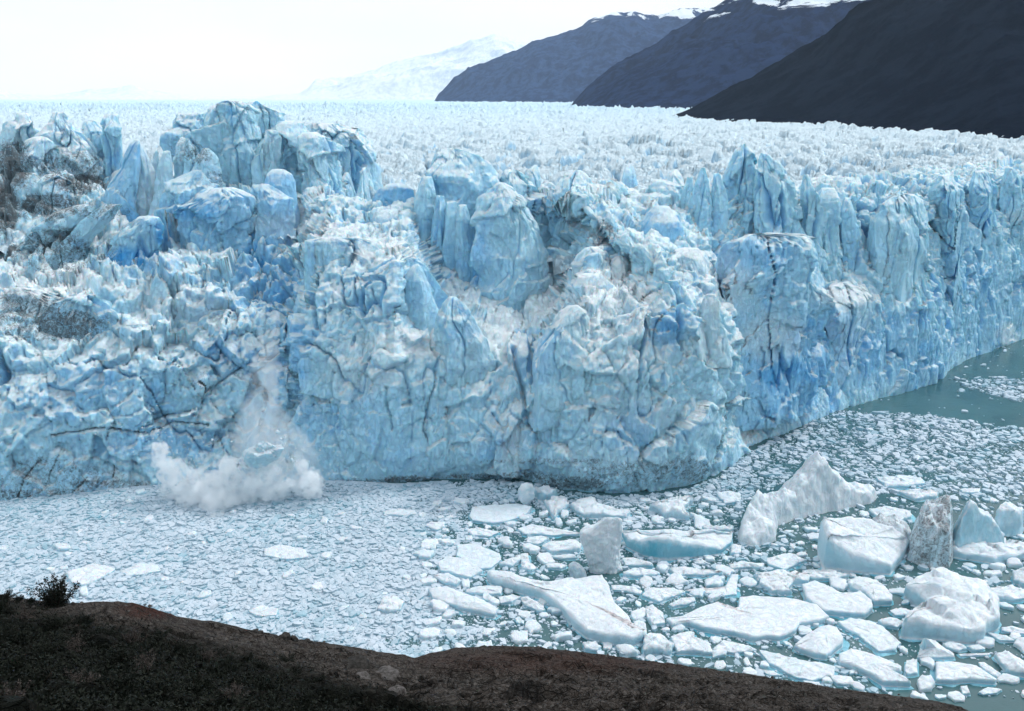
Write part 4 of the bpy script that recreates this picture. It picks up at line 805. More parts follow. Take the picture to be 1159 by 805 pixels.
# medium floes, each an object
cand = []; pts = []
tries = 0; r2 = random.Random(3)
while len(pts) < 205 and tries < 60000:
    tries += 1
    if len(pts) < 150: px_, py_ = r2.uniform(478, 1165), r2.uniform(566, 792)
    else: px_, py_ = r2.uniform(0, 1165), r2.uniform(480, 720)
    if px_ > 800 and py_ < 560 and r2.random() < .5: continue
    a = np.array([px_]); b = np.array([py_])
    wlp = np.interp(px_, WL[:, 0], WL[:, 1])
    if py_ < wlp+6 or covered(a, b)[0] or inpoly(a, b, OPEN)[0]: continue
    if py_ > np.interp(px_, [0, 180, 330, 470, 640, 900, 1060], [672, 690, 720, 740, 733, 770, 792]): continue
    P = PZ(px_, py_, 0); sz = r2.uniform(.9, 2.5) if len(pts) < 150 else r2.uniform(.8, 1.6)
    if any((P[0]-q[0])**2+(P[1]-q[1])**2 < ((sz+q[2])*.85)**2 for q in pts): continue
    c8 = [(px_+dx, py_+dy) for dx, dy in ((sz*4, 0), (-sz*4, 0), (0, sz*2.2), (0, -sz*2.2))]
    if covered(np.array([p[0] for p in c8]), np.array([p[1] for p in c8])).any(): continue
    pts.append((P[0], P[1], sz))
def slab_mesh(cx, cy, sz, h, rng, n=11):
    th = np.sort(rng.uniform(0, 2*math.pi, n)+np.arange(n)*0) if False else (np.arange(n)+rng.uniform(-.35, .35, n))/n*2*math.pi
    rad = sz*rng.uniform(.6, 1.1, n); st = rng.uniform(.55, 1.0); rot = rng.uniform(0, math.pi)
    X = np.cos(th)*rad; Y = np.sin(th)*rad*st; x = X*math.cos(rot)-Y*math.sin(rot); y = X*math.sin(rot)+Y*math.cos(rot)
    return np.stack([x, y], -1)
for k, (X, Y, sz) in enumerate(pts):
    rg = np.random.default_rng(k+50); Q = slab_mesh(0, 0, sz, 1, rg); W = refine(Q, .3); N = len(W)
    h = rg.uniform(.25, .5)*min(sz, 2.0); tl = rg.uniform(-.22, .22, 2)
    rings = []
    j = fbm(np.concatenate([W, np.full((N, 1), k*7.)], 1), .9, 3, 5)*.16*sz; W = W*(1+j[:, None]/sz)
    for sc_, z in ((1.02, -.35), (1.03, -.02), (.99, .12*h), (1.0, .5*h), (.96, .85*h), (.88, h), (.7, 1.06*h), (.45, 1.15*h), (.2, 1.15*h)):
        r_ = np.concatenate([W*sc_, np.full((N, 1), z)], 1)
        if z > .1*h: r_[:, 2] += (r_[:, :2]@tl)*min(1, z/h)
        rings.append(r_)
    V = np.stack(rings).astype(f32); off = np.array([X, Y, 0], f32)
    nz = fbm(V+off, 1.4, 4, 3); V[4:, :, 2] += nz[4:]*.35*h; V[..., 2] = np.where(np.arange(9)[:, None] > 2, np.maximum(V[..., 2], .04), V[..., 2])
    cl = rg.random(); mk = np.zeros(V.shape); mk[..., 1] = .3 if cl < .22 else 0; mk[..., 2] = .05 if cl < .22 else .45; mk[:3, :, 1] += .2
    o = mesh_obj('ice_floe', V, grid_quads(9, N, True), polys=[list(range(8*N, 9*N))], mat=M_FLOE, masks=mk, origin=(0, 0, 0)); o.location = (X, Y, 0)
    turq = cl < .22
    if Y > 205: lb = 'small ice chunk in the far grey brash beyond the icebergs'
    elif turq: lb = 'small turquoise floe drifting among the larger white floes'
    else: lb = 'small white floe drifting among the larger named floes'
    if turq and Y <= 205: lb = 'small turquoise floe drifting in the loose ice'
    elif Y <= 205: lb = 'small white floe drifting in the loose ice'
    tag(o, lb, 'ice floe', 'small ice floes on the lake')
MX = np.array([p[0] for p in pts]); MY = np.array([p[1] for p in pts]); MS = np.array([p[2] for p in pts])

# brash ice: tens of thousands of crumbs in one carpet
def brash(name, n, box, smin, smax, hfac, seed, label, dens_pow=1.0, left=None):
    rg = np.random.default_rng(seed)
    X = rg.uniform(box[0], box[1], n); Y = rg.uniform(box[2], box[3], n)
    px, py = proj(np.stack([X, Y, X*0], -1)); wl = np.interp(px, WL[:, 0], WL[:, 1])
    cl = fbm(np.stack([X, Y*1.6, X*0], -1), 14, 4, 8)*.5+.5
    d = density(px, py); pr = np.clip(d**dens_pow*(.35+1.3*cl) if dens_pow != 1 else d*(.5+cl), 0, 1)
    sz = smin*(smax/smin)**(rg.random(n)**2.2)
    k = (rg.random(n) < pr) & (py > wl+.5) & (px > -260) & (px < 1330) & ~covered(px, py)
    X, Y, sz, px, py = X[k], Y[k], sz[k], px[k], py[k]
    n = len(X); m = 7
    for a, b, s_c in zip(MX, MY, MS):
        pass
    th = (np.arange(m)[None]+rg.uniform(-.35, .35, (n, m)))/m*2*math.pi; rad = sz[:, None]*rg.uniform(.6, 1.1, (n, m)); st = rg.uniform(.45, 1, (n, 1)); ro = rg.uniform(0, math.pi, (n, 1))
    x = np.cos(th)*rad; y = np.sin(th)*rad*st; xx = x*np.cos(ro)-y*np.sin(ro); yy = x*np.sin(ro)+y*np.cos(ro)
    h = sz*hfac*rg.uniform(.4, 1.3, n)+.03; tlx, tly = rg.uniform(-.25, .25, (n, 1)), rg.uniform(-.25, .25, (n, 1))
    b_ = np.stack([xx+X[:, None], yy+Y[:, None], np.full((n, m), -.15)], -1)
    ztop = h[:, None]+(xx*tlx+yy*tly)+rg.uniform(-.1, .1, (n, m))*h[:, None]
    t_ = np.stack([xx*.82+X[:, None], yy*.82+Y[:, None], np.maximum(ztop, .02)], -1)
    c_ = np.stack([X+rg.uniform(-.2, .2, n)*sz, Y+rg.uniform(-.2, .2, n)*sz, h*1.25], -1)[:, None]
    V = np.concatenate([b_, t_, c_], 1); o_ = (np.arange(n)*(2*m+1))[:, None]; a = np.arange(m)[None]; a2 = (a+1) % m
    q = np.stack([o_+a, o_+a2, o_+a2+m, o_+a+m], -1).reshape(-1, 4); tr = np.stack([o_+a+m, o_+a2+m, o_+2*m+0*a], -1).reshape(-1, 3)
    mk = np.zeros((n, 2*m+1, 3)); cl = cl[k]; mk[..., 1] = (rg.random(n)**3*.5+.25*(cl < .42))[:, None]; mk[..., 2] = (rg.random(n)*.7-.35+.8*(cl-.5))[:, None]; mk[..., 0] = ((rg.random(n) < .03)*.4)[:, None]
    o = mesh_obj(name, V.reshape(-1, 3), q, tr, M_BRASH, masks=mk, smooth=False)
    return tag(o, label, 'brash ice', kind='stuff')
brash('brash_ice', 120000, (-150, 60, 118, 215), .15, 1.25, .30, 1, 'dense carpet of small grey white ice pieces below the glacier on the left')
brash('brash_ice', 75000, (20, 230, 150, 330), .26, 1.7, .28, 2, 'scattered small ice pieces on the lake behind the icebergs on the right')
brash('brash_ice', 16000, (-40, 120, 118, 190), .14, .75, .40, 3, 'fine crumbs of ice between the larger floes')
brash('brash_ice', 5000, (150, 420, 190, 330), .4, 2.2, .3, 4, 'loose streak of small ice pieces on the open water at the right')
# slush between the pieces: rough frozen skin with holes
gx, gy = np.meshgrid(np.arange(-150, 80, .42), np.arange(112, 212, .42))
S = np.stack([gx, gy, 0*gx], -1).astype(f32); px, py = proj(S); wl = np.interp(px, WL[:, 0], WL[:, 1])
nn = fbm(S, 3.5, 5, 41, .65); thr = np.interp(px, [300, 420, 520, 600], [-1.2, -.6, -.05, .45]); thr = thr+.0
S[..., 2] = .03+.10*np.clip(fbm(S, 1.0, 4, 42, .6)+.3, 0, 1)
ok = (nn > thr) & (py > wl-2); q = grid_quads(*gx.shape); q = q[ok.ravel()[q].all(1)]
us = np.unique(q); rm = -np.ones(gx.size, np.int64); rm[us] = np.arange(len(us))
mk = np.zeros(S.shape); mk[..., 1] = .05; mk[..., 2] = .12
tag(mesh_obj('slush_ice', S.reshape(-1, 3)[us], rm[q], mat=M_BRASH, masks=mk.reshape(-1, 3)[us]), 'grey slush frozen between the ice pieces on the left half of the lake', 'slush', kind='stuff')

# ------------------------------------------------------------------ calving: falling block, powder and splash
Yf_ = float(y_front(300))-2
V, qd, tr = loft([(500, 296, 301), (504, 287, 312), (508, 284, 317), (514, 279, 315), (520, 281, 309), (525, 285, 303), (529, 291, 296)], Yf_-10, 1.8, 2, step=.14, amp=.34, flute=0, pw=3.4)
V = V+np.stack([fbm(V.astype(f32), 1.3, 5, 190+j, .65) for j in range(3)], -1)*.55
mk = np.zeros(V.shape); mk[..., 1] = .12; mk[..., 2] = -.1
tag(mesh_obj('falling_ice_block', V, qd, tr, M_FLOE, masks=mk, origin=V.mean(0)), 'pale ice block caught in mid fall in front of the cliff', 'ice block')
rg = np.random.default_rng(5)
for k, (x, y, s) in enumerate([(314, 489, .45), (318, 497, .35), (322, 494, .25), (308, 484, .2), (262, 500, .25), (240, 498, .3), (330, 520, .3), (296, 478, .22)]):
    P = PY(x, y, Yf_-12-.2*k); m = 10; ph = np.linspace(0, 2*math.pi, m, endpoint=False); rr_ = []
    for zq, rq in ((-1, .15), (-.6, .8), (0, 1), (.6, .75), (1, .15)):
        rr_.append(np.stack([np.cos(ph)*rq*rg.uniform(.75, 1.2, m), np.sin(ph)*rq*rg.uniform(.75, 1.2, m), np.full(m, zq)+rg.uniform(-.1, .1, m)], -1)*s)
    V = np.stack(rr_); mk = np.zeros(V.shape); mk[..., 2] = .4
    o = mesh_obj('falling_ice_chunk', V, grid_quads(5, m, True), polys=[list(range(m))[::-1], list(range(4*m, 5*m))], mat=M_FLOE, masks=mk, smooth=False, origin=(0, 0, 0)); o.location = P
    tag(o, 'small ice fragment flying off beside the falling block', 'ice fragment', 'fragments flying off the falling ice')

rg = np.random.default_rng(77); n_ = 2600; cx_ = rg.normal(262, 42, n_); cy_ = np.interp(cx_, [170, 200, 245, 300, 360], [500, 545, 570, 545, 535])+rg.normal(0, 14, n_)-np.abs(rg.normal(0, 12, n_))
P_ = PY(cx_, cy_, Yf_-8+rg.normal(0, 1.5, n_)); s_d = rg.uniform(.04, .15, n_)**1.0; P_ = P_[P_[:, 2] > .1]; s_d = s_d[:len(P_)]
tet = np.array([(1, 1, 1), (-1, -1, 1), (-1, 1, -1), (1, -1, -1)])[None]*(s_d[:, None, None])*rg.uniform(.6, 1.3, (len(P_), 4, 1)); Vt = (P_[:, None]+tet).reshape(-1, 3); b0 = (np.arange(len(P_))*4)[:, None]
T_ = np.concatenate([b0+np.array([f]) for f in ((0, 1, 2), (0, 3, 1), (0, 2, 3), (1, 3, 2))]); mk = np.zeros((len(Vt), 3)); mk[:, 2] = .6
tag(mesh_obj('flying_ice_crumbs', Vt, tris=T_, mat=M_FLOE, masks=mk, smooth=False), 'drops and ice crumbs thrown out of the splash', 'spray', kind='stuff')
def cloud_mat(name, dens, scale, lo, hi, zst=1.0, col=(.93, .95, .97)):
    m = bpy.data.materials.new(name); m.use_nodes = True; t = m.node_tree; t.nodes.clear(); L = t.links.new
    out = t.nodes.new('ShaderNodeOutputMaterial'); pv_ = t.nodes.new('ShaderNodeVolumePrincipled'); L(pv_.outputs[0], out.inputs['Volume'])
    pv_.inputs['Color'].default_value = (*col, 1); pv_.inputs['Anisotropy'].default_value = .0
    g = t.nodes.new('ShaderNodeTexCoord'); mp = t.nodes.new('ShaderNodeMapping'); mp.inputs['Scale'].default_value = (1, 1, zst); L(g.outputs['Object'], mp.inputs[0])
    n_ = t.nodes.new('ShaderNodeTexNoise'); n_.inputs['Scale'].default_value = scale; n_.inputs['Detail'].default_value = 5; n_.inputs['Roughness'].default_value = .62; L(mp.outputs[0], n_.inputs['Vector'])
    r_ = t.nodes.new('ShaderNodeMapRange'); r_.interpolation_type = 'SMOOTHSTEP'; L(n_.outputs[0], r_.inputs[0])
    for k, v in zip(('From Min', 'From Max', 'To Min', 'To Max'), (lo, hi, 0, dens)): r_.inputs[k].default_value = v
    L(r_.outputs[0], pv_.inputs['Density']); m.cycles.volume_step_rate = 1.0 if hasattr(m.cycles, 'volume_step_rate') else None
    return m
def puffs(name, balls, mat, label, noise_amp=.34, seed=0, voxel=.38):
    """billowing closed cloud: union of lumpy balls"""
    me = bpy.data.meshes.new(name+'_src'); import bmesh; bm = bmesh.new()
    for (x, y, Y, r) in balls:
        P = PY(x, y, Y); rw = r*float(np.hypot(P[1], CAM_H-P[2]))/FPX*1.0
        bmesh.ops.create_icosphere(bm, subdivisions=3, radius=rw, matrix=__import__('mathutils').Matrix.Translation(P.tolist()))
    bm.to_mesh(me); bm.free(); ob = bpy.data.objects.new(name+'_src', me); COL.objects.link(ob)
    md = ob.modifiers.new('r', 'REMESH'); md.mode = 'VOXEL'; md.voxel_size = voxel
    bpy.context.view_layer.update(); ev = ob.evaluated_get(bpy.context.evaluated_depsgraph_get()); m2 = bpy.data.meshes.new_from_object(ev)
    bpy.data.objects.remove(ob)
    V = np.empty(len(m2.vertices)*3, f32); m2.vertices.foreach_get('co', V); V = V.reshape(-1, 3)
    Nn = np.empty(len(V)*3, f32); m2.vertices.foreach_get('normal', Nn); Nn = Nn.reshape(-1, 3)
    c1, f1_, t1, r1 = worley(V, 4.2, 3+seed); c2, f2_, t2, r2_ = worley(V, 1.8, 4+seed)
    V = V+Nn*(1.0*fbm(V, 2.4, 4, 15, .6)+(.55-f1_)*3.0*noise_amp/.28+(.5-f2_)*1.1+fbm(V, 1.0, 3, 5)*.5)[:, None]
    o0 = V.mean(0); V = V-o0; V[:, 2] = np.maximum(V[:, 2], -o0[2]-.2); m2.vertices.foreach_set('co', V.ravel()); m2.update(); m2.name = name
    m2.materials.clear(); m2.materials.append(mat); o = bpy.data.objects.new(name, m2); o.location = o0; COL.objects.link(o)
    return tag(o, label, 'spray', kind='stuff')
Ys = Yf_-7
puffs('water_splash', [(182, 512, Ys, 10), (186, 524, Ys, 11), (192, 538, Ys, 13), (197, 552, Ys-1, 12), (205, 560, Ys-2, 12), (215, 556, Ys-2, 16), (228, 562, Ys-4, 18), (240, 572, Ys-6, 16), (243, 550, Ys-3, 17), (258, 540, Ys-2, 14), (256, 528, Ys, 9), (262, 560, Ys-4, 17), (280, 556, Ys-3, 16), (298, 552, Ys-2, 15), (318, 548, Ys-2, 14), (338, 546, Ys-1, 12), (355, 542, Ys, 10), (245, 582, Ys-8, 11)]+[(float(a_), float(np.interp(a_, [175, 190, 215, 245, 262, 300, 360], [498, 520, 540, 530, 524, 535, 530]))+q_, Ys-2+c_, r_) for a_, q_, c_, r_ in zip(np.random.default_rng(4).uniform(176, 362, 70), np.random.default_rng(5).uniform(-8, 34, 70), np.random.default_rng(6).uniform(-4, 2, 70), np.random.default_rng(7).uniform(2.2, 6.5, 70))],
      cloud_mat('splash_spray', .95, .55, .36, .66, col=(1, 1, 1)), 'billowing white splash cloud where the calved ice hits the lake')
puffs('ice_powder', [(306, 362, Ys+8, 9), (305, 380, Ys+7, 12), (303, 400, Ys+6, 14), (300, 420, Ys+5, 18), (296, 440, Ys+4, 22), (292, 462, Ys+3, 27), (300, 485, Ys+3, 32), (316, 505, Ys+2, 34), (300, 525, Ys+1, 34), (280, 505, Ys+2, 26), (335, 520, Ys+1, 26), (350, 540, Ys, 18)],
      cloud_mat('falling_ice_powder', .12, .16, .40, .64, .30, col=(1, 1, 1)), 'thin veil of ice powder falling down the cliff face', .2, 9)
# ------------------------------------------------------------------ near shore hillside
RIM = [(-400, 668, 48), (-100, 668, 50), (0, 672, 52), (60, 679, 54), (100, 680, 55), (150, 681, 57), (175, 688, 58), (200, 697, 60), (240, 702, 62), (275, 711, 62), (300, 716, 62), (335, 722, 64), (370, 727, 65), (400, 732, 66), (440, 738, 67), (470, 743, 68), (485, 738, 70), (510, 733, 72),
       (560, 730, 74), (600, 731, 74), (640, 735, 74), (700, 743, 74), (760, 751, 73), (820, 759, 72), (880, 768, 70), (940, 778, 68), (1000, 785, 66), (1060, 793, 64), (1110, 806, 62), (1159, 822, 60), (1400, 880, 55)]
RM = np.array(RIM, float); rpx = np.linspace(-400, 1400, 900); rpy = np.interp(rpx, RM[:, 0], RM[:, 1]); rY = np.interp(rpx, RM[:, 0], RM[:, 2])
RP = PY(rpx, rpy, rY); ra = RP[:, 0]/RP[:, 1]; rdrop = CAM_H-RP[:, 2]
def hill_z(x, y):
    a = x/np.maximum(y, 4); Yr = np.interp(a, ra, rY); dr = np.interp(a, ra, rdrop)
    v = y/Yr; drop = dr*v+17*np.clip(v, -1, 1)*(1-np.clip(v, -1, 1))**1.0*np.interp(a, [-.6, -.1, .5], [1.0, .85, .7])+1.7*(1-np.clip(v, 0, 1))
    drop = np.where(v < 0, 1.7+v*14, drop)
    over = np.maximum(y-Yr, 0); drop = np.where(over > 0, dr+over*1.0+over**1.5*.22, drop)
    return CAM_H-drop, v
xs = np.arange(-110, 120, .26); ys = np.arange(-25, 112, .26); HX, HY = np.meshgrid(xs, ys)
HZ, HV = hill_z(HX, HY); H = np.stack([HX, HY, HZ], -1).astype(f32)
amp = np.clip(HY/30, .1, 1)*np.where(HV > .8, np.clip(1-(HV-.8)*4.2, .10, 1), 1)*np.where(HV > 1.05, 4, 1)
c1, f1_, t1, r1 = worley(H, 4.5, 61, (1, 1.5, 1)); c2, f2_, t2, r2_ = worley(H, 1.5, 62, (1, 1.4, 1))
c3, f3_, t3, r3_ = worley(H, .75, 64, (1, 1.3, 1)); H[..., 2] += (fbm(H, 9, 5, 60)*.9+t1*1.0+(r1-.5)*.5+t2*.45+(r2_-.5)*.25-.2*(1-sstep(0, .12, c2))+t3*.2+fbm(H, .9, 3, 63)*.12)*amp-.05
def veg(px, py): return py > np.interp(px, [-100, 0, 90, 180, 260, 330, 400, 480, 560, 700], [640, 678, 690, 708, 728, 742, 765, 785, 800, 830])
px, py = proj(H)
vm = sstep(-14, 14, py+fbm(H, 4, 4, 66)*16-np.interp(px, [-100, 0, 90, 180, 260, 330, 400, 480, 560, 700], [660, 680, 700, 716, 736, 752, 772, 790, 806, 840]))
red = np.maximum(sstep(1.2, .4, np.hypot((px-175)/45, (py-690)/12)), .45*sstep(1.3, .3, np.hypot((px-640)/190, (py-748)/16)))
mk = np.stack([vm, red, vm*0], -1)
t = NT('shore_rock_and_heath'); c = t.coord(); att = t.n('ShaderNodeAttribute', attribute_name='mask'); sep = t.n('ShaderNodeSeparateColor'); t.l(att.outputs['Color'], sep.inputs[0])
n1 = t.noise(c, .6, 7, .7, .4); n2 = t.noise(c, 3.5, 6, .75); v1 = t.voro(t.coord((1, 1.3, 2)), .9); v2 = t.voro(t.coord((1, 1.6, 2)), 2.6)
rock = t.mix(t.ramp(n1, .35, .65), (.022, .018, .015), (.062, .051, .044)); rock = t.mix(t.ramp(n2, .45, .7), rock, (.12, .108, .098))
rock = t.mix(t.math('MULTIPLY', sep.outputs[1], t.ramp(n1, .3, .55, .3, 1)), rock, (.055, .020, .013))
rock = t.mix(t.ramp(v1, 0, .035, .75, 0), rock, (.012, .011, .010)); rock = t.mix(t.ramp(v2, 0, .04, .6, 0), rock, (.015, .013, .012))
heath = t.mix(t.ramp(n2, .35, .65), (.002, .003, .002), (.007, .008, .005)); heath = t.mix(t.ramp(n1, .55, .75, 0, .5), heath, (.035, .018, .012))
colr = t.mix(sep.outputs[0], rock, heath)
hb = t.math('ADD', t.math('MULTIPLY', n2, .8), t.ramp(v2, 0, .08, -.4, 0)); hb = t.math('ADD', hb, t.ramp(v1, 0, .06, -.8, 0))
t.bsdf(colr, .9, .12, t.bump(hb, 1., .25))
M_HILL = t.m
tag(mesh_obj('hillside', H, grid_quads(*HX.shape), mat=M_HILL, masks=mk), kind='structure')
# leaves and twigs
def leaf_mat(name, a, b):
    t = NT(name); g = t.n('ShaderNodeNewGeometry'); r = t.n('ShaderNodeMapRange'); t.l(g.outputs['Random Per Island'], r.inputs[0])
    t.bsdf(t.mix(r.outputs[0], a, b), .7, .15); return t.m
M_LEAF = leaf_mat('shrub_leaves', (.003, .005, .003), (.011, .014, .008)); M_DRY = leaf_mat('dry_shrub_twigs', (.030, .022, .018), (.075, .062, .055)); M_TWIG = leaf_mat('bush_branches', (.02, .014, .01), (.03, .02, .015))
def leaves(C, sz, rg, flat=.6):
    n = len(C); a = rg.normal(size=(n, 3)); a /= np.linalg.norm(a, axis=1, keepdims=True); b = np.cross(a, rg.normal(size=(n, 3))); b /= np.linalg.norm(b, axis=1, keepdims=True)
    s = sz*rg.uniform(.6, 1.4, (n, 1)); V = np.stack([C-a*s, C+b*s*.38, C+a*s, C-b*s*.38], 1); return V.reshape(-1, 3)
def tube(p0, p1, r0, r1, m=5):
    p0, p1 = np.array(p0), np.array(p1); d = p1-p0; d = d/np.linalg.norm(d); u = np.cross(d, [.3, .8, .1]); u /= np.linalg.norm(u); v = np.cross(d, u); ph = np.linspace(0, 2*math.pi, m, endpoint=False)[:, None]
    o = np.cos(ph)*u+np.sin(ph)*v; return np.concatenate([p0+o*r0, p1+o*r1])
def make_bush(R, Hh, nb, nl, lsz, seed, mat, name='shrub', spiky=.3):
    rg = np.random.default_rng(seed); root = empty(name); Tv, Tq = [], []; C = []; off = 0
    for i in range(nb):
        az = rg.uniform(0, 2*math.pi); el = rg.uniform(.35, 1.45); ln = rg.uniform(.6, 1.0+spiky); d = np.array([math.cos(az)*math.cos(el)*R, math.sin(az)*math.cos(el)*R, math.sin(el)*Hh])*ln
        p0 = np.array([rg.uniform(-.1, .1)*R, rg.uniform(-.1, .1)*R, -.15*Hh]); mid = p0+d*.55+rg.normal(size=3)*.06*R; end = p0+d+rg.normal(size=3)*.05*R
        for a, b, r0, r1_ in ((p0, mid, .05, .03), (mid, end, .03, .008)):
            V = tube(a, b, r0*Hh*.5, r1_*Hh*.5); Tv.append(V); k = np.arange(5); Tq.append(np.stack([k, (k+1) % 5, (k+1) % 5+5, k+5], -1)+off); off += 10
        tq = rg.uniform(.25, 1.05, (nl//nb, 1)); pc = p0+(end-p0)*tq; C.append(pc+rg.normal(size=pc.shape)*R*(.16-.09*tq)*np.array([1, 1, .7]))
    mesh_obj('branch', np.concatenate(Tv), np.concatenate(Tq), mat=M_TWIG, parent=root, origin=(0, 0, 0))
    LV = leaves(np.concatenate(C), lsz, rg); mesh_obj('foliage', LV, np.arange(len(LV)).reshape(-1, 4), mat=mat, parent=root, smooth=False, origin=(0, 0, 0))
    return root
def ground(px, py):
    Ys_ = np.linspace(8, 80, 400); P = PY(np.full(400, px), np.full(400, py), Ys_); hz, _ = hill_z(P[:, 0], P[:, 1]); i = int(np.argmax(P[:, 2] < hz)); return P[i] if i else P[-1]
P = PY(64, 682, 53.0); hz, _ = hill_z(P[0], P[1])
b = make_bush(1.4, 2.15, 30, 4400, .085, 3, M_LEAF, 'bush', .35); b.location = (P[0], P[1], float(hz)); tag(b, 'dark spiky bush standing alone on the crest of the shore', 'bush')
protos = [make_bush(1.0, .9, 16, 1800, .07, 11, M_LEAF), make_bush(1.2, .8, 18, 2000, .06, 12, M_LEAF), make_bush(.9, .9, 22, 1300, .05, 13, M_DRY)]
used_ = [0, 0, 0]
spots = [(8, 676, .7, 0), (22, 679, .5, 1), (36, 682, .45, 0), (4, 690, .8, 1), (30, 700, 1, 2), (62, 712, 1.1, 1), (95, 706, .8, 0), (20, 728, 1.1, 0), (55, 742, 1.2, 1), (88, 735, 1, 2), (120, 722, .9, 0), (150, 728, 1, 2), (180, 722, .8, 0), (135, 750, 1.1, 1), (165, 758, 1, 2), (205, 740, .9, 1), (235, 745, .8, 2), (255, 760, 1, 0), (280, 748, .7, 0), (298, 760, .9, 1), (325, 752, .9, 0), (335, 768, 1, 0), (362, 775, .8, 1), (305, 782, 1, 0), (262, 790, 1, 2),
         (220, 780, 1.1, 0), (180, 790, 1.1, 1), (135, 785, 1, 0), (90, 775, 1.1, 2), (45, 775, 1.2, 1), (12, 765, 1.1, 0), (10, 800, 1.1, 2), (70, 805, 1.1, 0), (380, 792, .8, 0), (420, 788, .7, 1), (455, 795, .8, 2), (500, 797, .7, 0), (530, 796, .6, 1), (345, 797, .9, 1), (575, 802, .5, 0), (120, 690, .4, 2), (405, 770, .35, 0)]
side = lambda x: 'far left' if x < 60 else 'left' if x < 200 else 'middle' if x < 380 else 'lower'
LB = {0: 'low dark green shrub', 1: 'wide dark shrub', 2: 'dry grey brown twiggy shrub'}
for k, (x, y, s, ty) in enumerate(spots):
    p = ground(x, y)
    if used_[ty] == 0: o = protos[ty]; used_[ty] = 1
    else:
        o = protos[ty].copy(); COL.objects.link(o)
        for ch in list(protos[ty].children): c_ = ch.copy(); COL.objects.link(c_); c_.parent = o
    o.location = p; o.rotation_euler = (0, 0, k*2.4); o.scale = (s*.95, s*.95, s*(.75+.1*(k % 4)))
    tag(o, LB[ty]+' in the dark heath covering the near slope', 'shrub', 'shrubs on the near slope')
# heath: short tufts nobody could count
rg = np.random.default_rng(9); cx_ = rg.uniform(-110, 640, 60000); cy_ = rg.uniform(676, 830, 60000)
yy_ = np.array([0.]); m = rg.random(60000) < sstep(-10, 22, cy_-np.interp(cx_, [-100, 0, 90, 180, 260, 330, 400, 480, 560, 700], [660, 680, 700, 716, 736, 752, 772, 790, 806, 840]))
cx_, cy_ = cx_[m], cy_[m]; Yq = np.linspace(10, 75, 160)[None, :]; PP = PY(np.repeat(cx_[:, None], 160, 1), np.repeat(cy_[:, None], 160, 1), np.repeat(Yq, len(cx_), 0)); hz, _ = hill_z(PP[..., 0], PP[..., 1])
ix = np.argmax(PP[..., 2] < hz, 1); C = PP[np.arange(len(ix)), ix]; C = C[ix > 0]; C = C+rg.normal(size=C.shape)*np.array([.3, .3, .12])+np.array([0, 0, .12])
LV = leaves(C, .10, rg); tag(mesh_obj('heath', LV, np.arange(len(LV)).reshape(-1, 4), mat=M_LEAF, smooth=False), 'low dark heath plants covering the near slope', 'heath', kind='stuff')
# loose stones on the bare rock
rg = np.random.default_rng(19); gx_ = rg.uniform(-89, 119, 26000); gy_ = rg.uniform(14, 76, 26000); gz_, gv_ = hill_z(gx_, gy_); ppx, ppy = proj(np.stack([gx_, gy_, gz_], -1))
k = (gv_ < 1.0) & (ppx > -30) & (ppx < 1150) & (ppy < 830) & (ppy < np.interp(ppx, [0, 180, 330, 480, 560], [690, 712, 750, 790, 840])+12) & (fbm(np.stack([gx_, gy_, 0*gx_], -1), 5, 4, 67) > -.12); gx_, gy_ = gx_[k], gy_[k]
ixx = np.clip(((gx_+110)/.26).astype(int), 0, len(xs)-1); iyy = np.clip(((gy_+25)/.26).astype(int), 0, len(ys)-1); gz_ = H[iyy, ixx, 2]; n_ = len(gx_); s_ = (.035*(6.5**(rg.random(n_)**3)))[:, None, None]
oc = np.array([(1, 0, 0), (0, 1, 0), (-1, 0, 0), (0, -1, 0), (0, 0, .7), (0, 0, -.7)])[None]*rg.uniform(.6, 1.4, (n_, 6, 1))*s_; Vg = (np.stack([gx_, gy_, gz_], -1)[:, None]+oc).reshape(-1, 3); b0 = (np.arange(n_)*6)[:, None]
Tg = np.concatenate([b0+np.array([[a, (a+1) % 4, 4]]) for a in range(4)]+[b0+np.array([[(a+1) % 4, a, 5]]) for a in range(4)])
GRAVEL = (Vg, Tg)
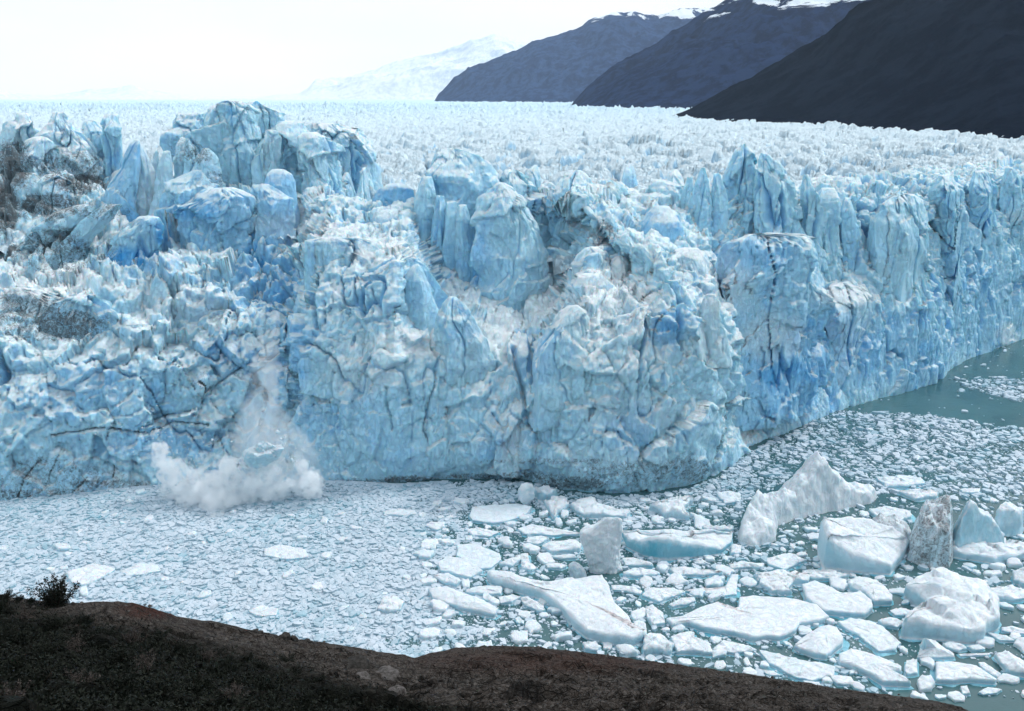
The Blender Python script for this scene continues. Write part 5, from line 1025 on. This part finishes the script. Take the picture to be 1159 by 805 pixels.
# boulders
t = NT('boulder_stone'); n_ = t.noise(t.coord(), 3, 6, .7); t.bsdf(t.mix(t.ramp(n_, .35, .65), (.04, .036, .033), (.11, .10, .095)), .85, .15, t.bump(n_, 1, .1)); M_ST = t.m
t = NT('dark_stone'); n_ = t.noise(t.coord(), 3, 6, .7); t.bsdf(t.mix(t.ramp(n_, .35, .65), (.012, .011, .01), (.04, .036, .032)), .85, .15, t.bump(n_, 1, .1)); M_SD = t.m
M_GR = leaf_mat('loose_stones', (.02, .017, .015), (.10, .088, .078))
tag(mesh_obj('gravel', GRAVEL[0], tris=GRAVEL[1], mat=M_GR, smooth=False), 'small loose stones strewn over the bare shore rock', 'gravel', kind='stuff')
def boulder(px_, py_, rx, ry, rz, mat, lab, grp=None, seed=0):
    p = ground(px_, py_); m = 26; th = np.linspace(0, math.pi, 16)[:, None]; ph = np.linspace(0, 2*math.pi, m, endpoint=False)[None]
    V = np.stack([np.sin(th)*np.cos(ph), np.sin(th)*np.sin(ph), np.cos(th)+0*ph], -1)
    V = V*(1+.0*th[..., None]); V = V/ (np.abs(V)**3).sum(-1, keepdims=True)**(1/3)
    c1, _, t1, r1 = worley(V.astype(f32)+seed*5.3, .9, seed); V = V*(1+.28*t1[..., None]+.14*(r1-.5)[..., None]+.12*fbm(V.astype(f32)+seed, .5, 4, seed)[..., None])
    V = V*np.array([rx, ry, rz]); o = mesh_obj('boulder', V, grid_quads(16, m, True), mat=mat, origin=(0, 0, 0)); o.location = p; o.rotation_euler = (0, 0, seed*1.3)
    return tag(o, lab, 'boulder', grp)
boulder(402, 757, 1.1, .9, .7, M_SD, 'dark boulder on the rocky slope above the pale slab', seed=1)
boulder(437, 766, 1.0, .8, .42, M_ST, 'pale flat boulder beside the dark boulder on the slope', seed=2)
boulder(444, 787, .9, .6, .3, M_ST, 'smaller pale boulder lower down the slope', seed=3)
boulder(410, 768, .7, .5, .25, M_ST, 'pale stone directly below the dark boulder', seed=4)
boulder(501, 781, .3, .3, .35, M_ST, 'small upright pale stone on the lower slope', seed=5)
for k, (x, y, s) in enumerate([(288, 714.5, .35), (295, 715.5, .28), (302, 717, .22), (322, 720.5, .55), (332, 722, .4), (347, 724.5, .3), (312, 719, .2), (352, 726, .22)]):
    boulder(x, y+1.5, s, s*.7, s*.6, M_SD, 'small dark stone lying along the crest of the shore', 'dark stones along the crest', 10+k)

# ------------------------------------------------------------------ haze: closed box of even air
bx = np.array([(x, y, z) for z in (-90, 1700) for y in (-400, 16500) for x in (-16000, 16000)], float)
m = bpy.data.materials.new('haze_air'); m.use_nodes = True; tn = m.node_tree; tn.nodes.clear(); o_ = tn.nodes.new('ShaderNodeOutputMaterial'); pv_ = tn.nodes.new('ShaderNodeVolumePrincipled')
pv_.inputs['Color'].default_value = (.70, .85, 1, 1); pv_.inputs['Density'].default_value = 3.2e-5; pv_.inputs['Anisotropy'].default_value = .2; tn.links.new(pv_.outputs[0], o_.inputs['Volume'])
hz = mesh_obj('haze', bx, [(0, 2, 3, 1), (4, 5, 7, 6), (0, 1, 5, 4), (2, 6, 7, 3), (0, 4, 6, 2), (1, 3, 7, 5)], mat=m, smooth=False)
tag(hz, 'pale bluish air over the ice field and mountains', 'haze', kind='stuff')
